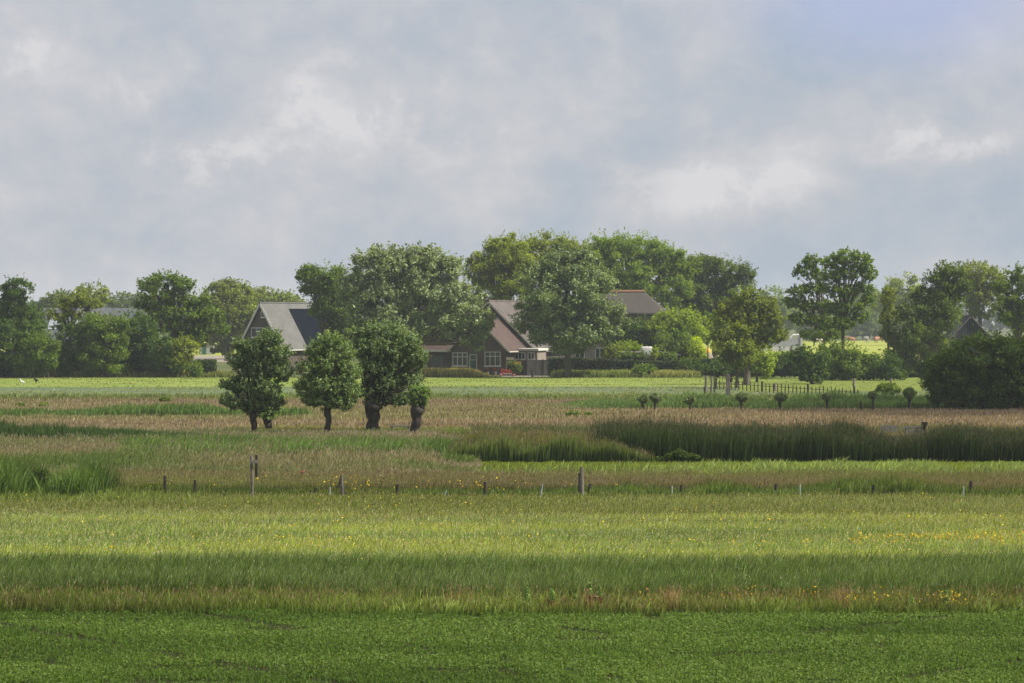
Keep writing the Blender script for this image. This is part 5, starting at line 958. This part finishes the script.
cv = [(0, 0, 1.10), (0.55, 0, 1.12), (-0.6, 0, 1.14), (-0.85, 0, 1.12), (0.85, 0, 1.22), (1.15, 0, 1.42), (1.38, 0, 1.32), (1.62, 0, 1.15),
      (0.62, 0.22, 0.75), (0.60, 0.22, 0.42), (0.62, 0.22, 0.0), (0.62, -0.22, 0.75), (0.66, -0.22, 0.42), (0.62, -0.22, 0.0),
      (-0.72, 0.23, 0.80), (-0.86, 0.23, 0.48), (-0.78, 0.23, 0.0), (-0.72, -0.23, 0.80), (-0.80, -0.23, 0.48), (-0.72, -0.23, 0.0), (-1.02, 0, 1.10), (-1.05, 0, 0.6)]
ce = [(0, 1), (0, 2), (2, 3), (1, 4), (4, 5), (5, 6), (6, 7), (1, 8), (8, 9), (9, 10), (1, 11), (11, 12), (12, 13), (2, 14), (14, 15), (15, 16), (2, 17), (17, 18), (18, 19), (3, 20), (20, 21)]
cr_ = [(0.36, 0.40), (0.32, 0.38), (0.32, 0.34), (0.22, 0.24), (0.2, 0.26), (0.13, 0.15), (0.13, 0.14), (0.08, 0.08), 0.10, 0.065, 0.055, 0.10, 0.065, 0.055, 0.13, 0.07, 0.055, 0.13, 0.07, 0.055, 0.03, 0.025]
cowlist = [(867.5, 700, R(115), CB, 'black and white cow standing in the far meadow'), (876, 705, R(75), CR_, 'brown cow right of the black and white one'), (880, 712, R(20), CR_, 'dark brown cow partly behind the brown one'),
           (851, 690, R(170), CR_, 'reddish cow showing right of the airy tree trunk'), (822.5, 640, R(60), CW, 'pale brown cow seen between the airy trees'), (818, 655, R(10), CW, 'light coloured cow left in the group between the airy trees')]
first = None
for i, (p, D_, rz, mt, lab) in enumerate(cowlist):
    if first is None:
        o = skin_real('cow', cv, ce, cr_, mt); first = o
    else:
        o = first.copy(); o.data = first.data.copy(); o.data.materials[0] = mt; COL.objects.link(o)
    o.location = (PX(p, D_), D_, 0); o.rotation_euler = (0, 0, rz); o.scale = (1.08,)*3; tag(o, lab, 'cow', 'cows grazing in the far meadow')
# white bird on the pasture, dark bird beside it, crow in the air
def bird(label, px, D, py, mat, s, pose='stand', rz=0):
    if pose == 'stand':
        v = [(0, 0, 0.5), (0.12, 0, 0.56), (0.2, 0, 0.75), (0.24, 0, 0.9), (0.36, 0, 0.88), (-0.2, 0, 0.45), (-0.34, 0, 0.38), (0.0, 0.05, 0.25), (0.0, 0.05, 0), (0.0, -0.05, 0.25), (0.0, -0.05, 0)]
        e = [(0, 1), (1, 2), (2, 3), (3, 4), (0, 5), (5, 6), (0, 7), (7, 8), (0, 9), (9, 10)]; r = [0.13, 0.1, 0.05, 0.06, 0.015, 0.09, 0.03, .02, .015, .02, .015]
    else:
        v = [(0, 0, 0), (0.12, 0, 0.01), (0.2, 0, 0.03), (0.27, 0, 0.02), (-0.15, 0, 0), (-0.3, 0, 0), (0.03, 0.2, 0.09), (-0.02, 0.45, 0.05), (0.03, -0.2, 0.09), (-0.02, -0.45, 0.05)]
        e = [(0, 1), (1, 2), (2, 3), (0, 4), (4, 5), (0, 6), (6, 7), (0, 8), (8, 9)]; r = [0.07, 0.06, 0.045, 0.01, 0.05, (0.06, 0.012), (0.08, 0.015), (0.03, 0.01), (0.08, 0.015), (0.03, 0.01)]
    o = skin_real('bird', v, e, r, mat); o.scale = (s,)*3; o.location = (PX(px, D), D, PZ(py, D) if pose != 'stand' else 0.0); o.rotation_euler = (0, 0, rz); tag(o, label, 'bird'); return o
bird('white wading bird standing in the left pasture', 22, DB(386), 0, M_TARP, 0.8, rz=R(180))
bird('dark bird standing right of the white one', 36, DB(384.5), 0, M_BLACK, 0.9, rz=R(160))
bird('black bird flying before the trees above the slender tree', 907, 240, 290, M_BLACK, 1.3, 'fly', R(60))

# ------------------------------------------------------------------ clouds high above, out of the picture, that shade the near and middle fields
def cloud_mat(dens=0.19):
    m, N, L = mat_base('cloud'); out = N('ShaderNodeOutputMaterial'); d = N('ShaderNodeBsdfDiffuse'); d.inputs[0].default_value = (0.85, 0.85, 0.87, 1); t = N('ShaderNodeBsdfTransparent')
    mx = N('ShaderNodeMixShader'); mx.inputs[0].default_value = dens; L(t.outputs[0], mx.inputs[1]); L(d.outputs[0], mx.inputs[2]); L(mx.outputs[0], out.inputs[0]); return m
M_CLOUD = cloud_mat(); ALT = 330.0
def cloud(label, x, y, rx, ry, seed, dens=None):
    random.seed(seed); off = Vector((sd.x, sd.y, 0))*(ALT/sd.z); m = MB()
    n, k = 44, 12; vs = []; ph = [random.uniform(0, 6.28) for _ in range(6)]
    def rr(b): return 1+0.07*math.sin(3*b+ph[0])+0.05*math.sin(5*b+ph[1])+0.04*math.sin(9*b+ph[2])+0.03*math.sin(17*b+ph[3])
    m.ball((0, 0, 0), (rx, ry, 14), 48, 12)
    vs = []
    for (a, b, c) in m.v:
        an = math.atan2(b/ry, a/rx); f = rr(an); vs.append((a*f, b*f, (c if c > 0 else c*0.3)+1.5*math.sin(a*0.3)*math.cos(b*0.25)))
    m.v = vs; o = m.build('cloud', cloud_mat(dens) if dens else M_CLOUD, None, True); o.location = (x+off.x, y+off.y, ALT); tag(o, label, 'cloud', kind='structure'); return o
cloud('overhead cloud shading the crop field', 0, 41, 90, 25, 3)
cloud('overhead cloud shading the marsh and reeds', 10, 127, 150, 27, 5)
cloud('overhead cloud shading the huge bush', 38, 193, 20, 13, 8, 0.42)

# ------------------------------------------------------------------ haze
hz = MB().box(-3100, 3100, -150, 3100, -1.2, 22).build('haze', (lambda: None)() or bpy.data.materials.new('haze'), None)
hm = hz.data.materials[0]; hm.use_nodes = True; hm.node_tree.nodes.clear()
ho = hm.node_tree.nodes.new('ShaderNodeOutputMaterial'); pv = hm.node_tree.nodes.new('ShaderNodeVolumePrincipled'); hm.node_tree.links.new(pv.outputs[0], ho.inputs['Volume'])
pv.inputs['Color'].default_value = (0.84, 0.92, 1.0, 1); pv.inputs['Density'].default_value = 0.00019; pv.inputs['Anisotropy'].default_value = 0.2
tag(hz, kind='stuff')
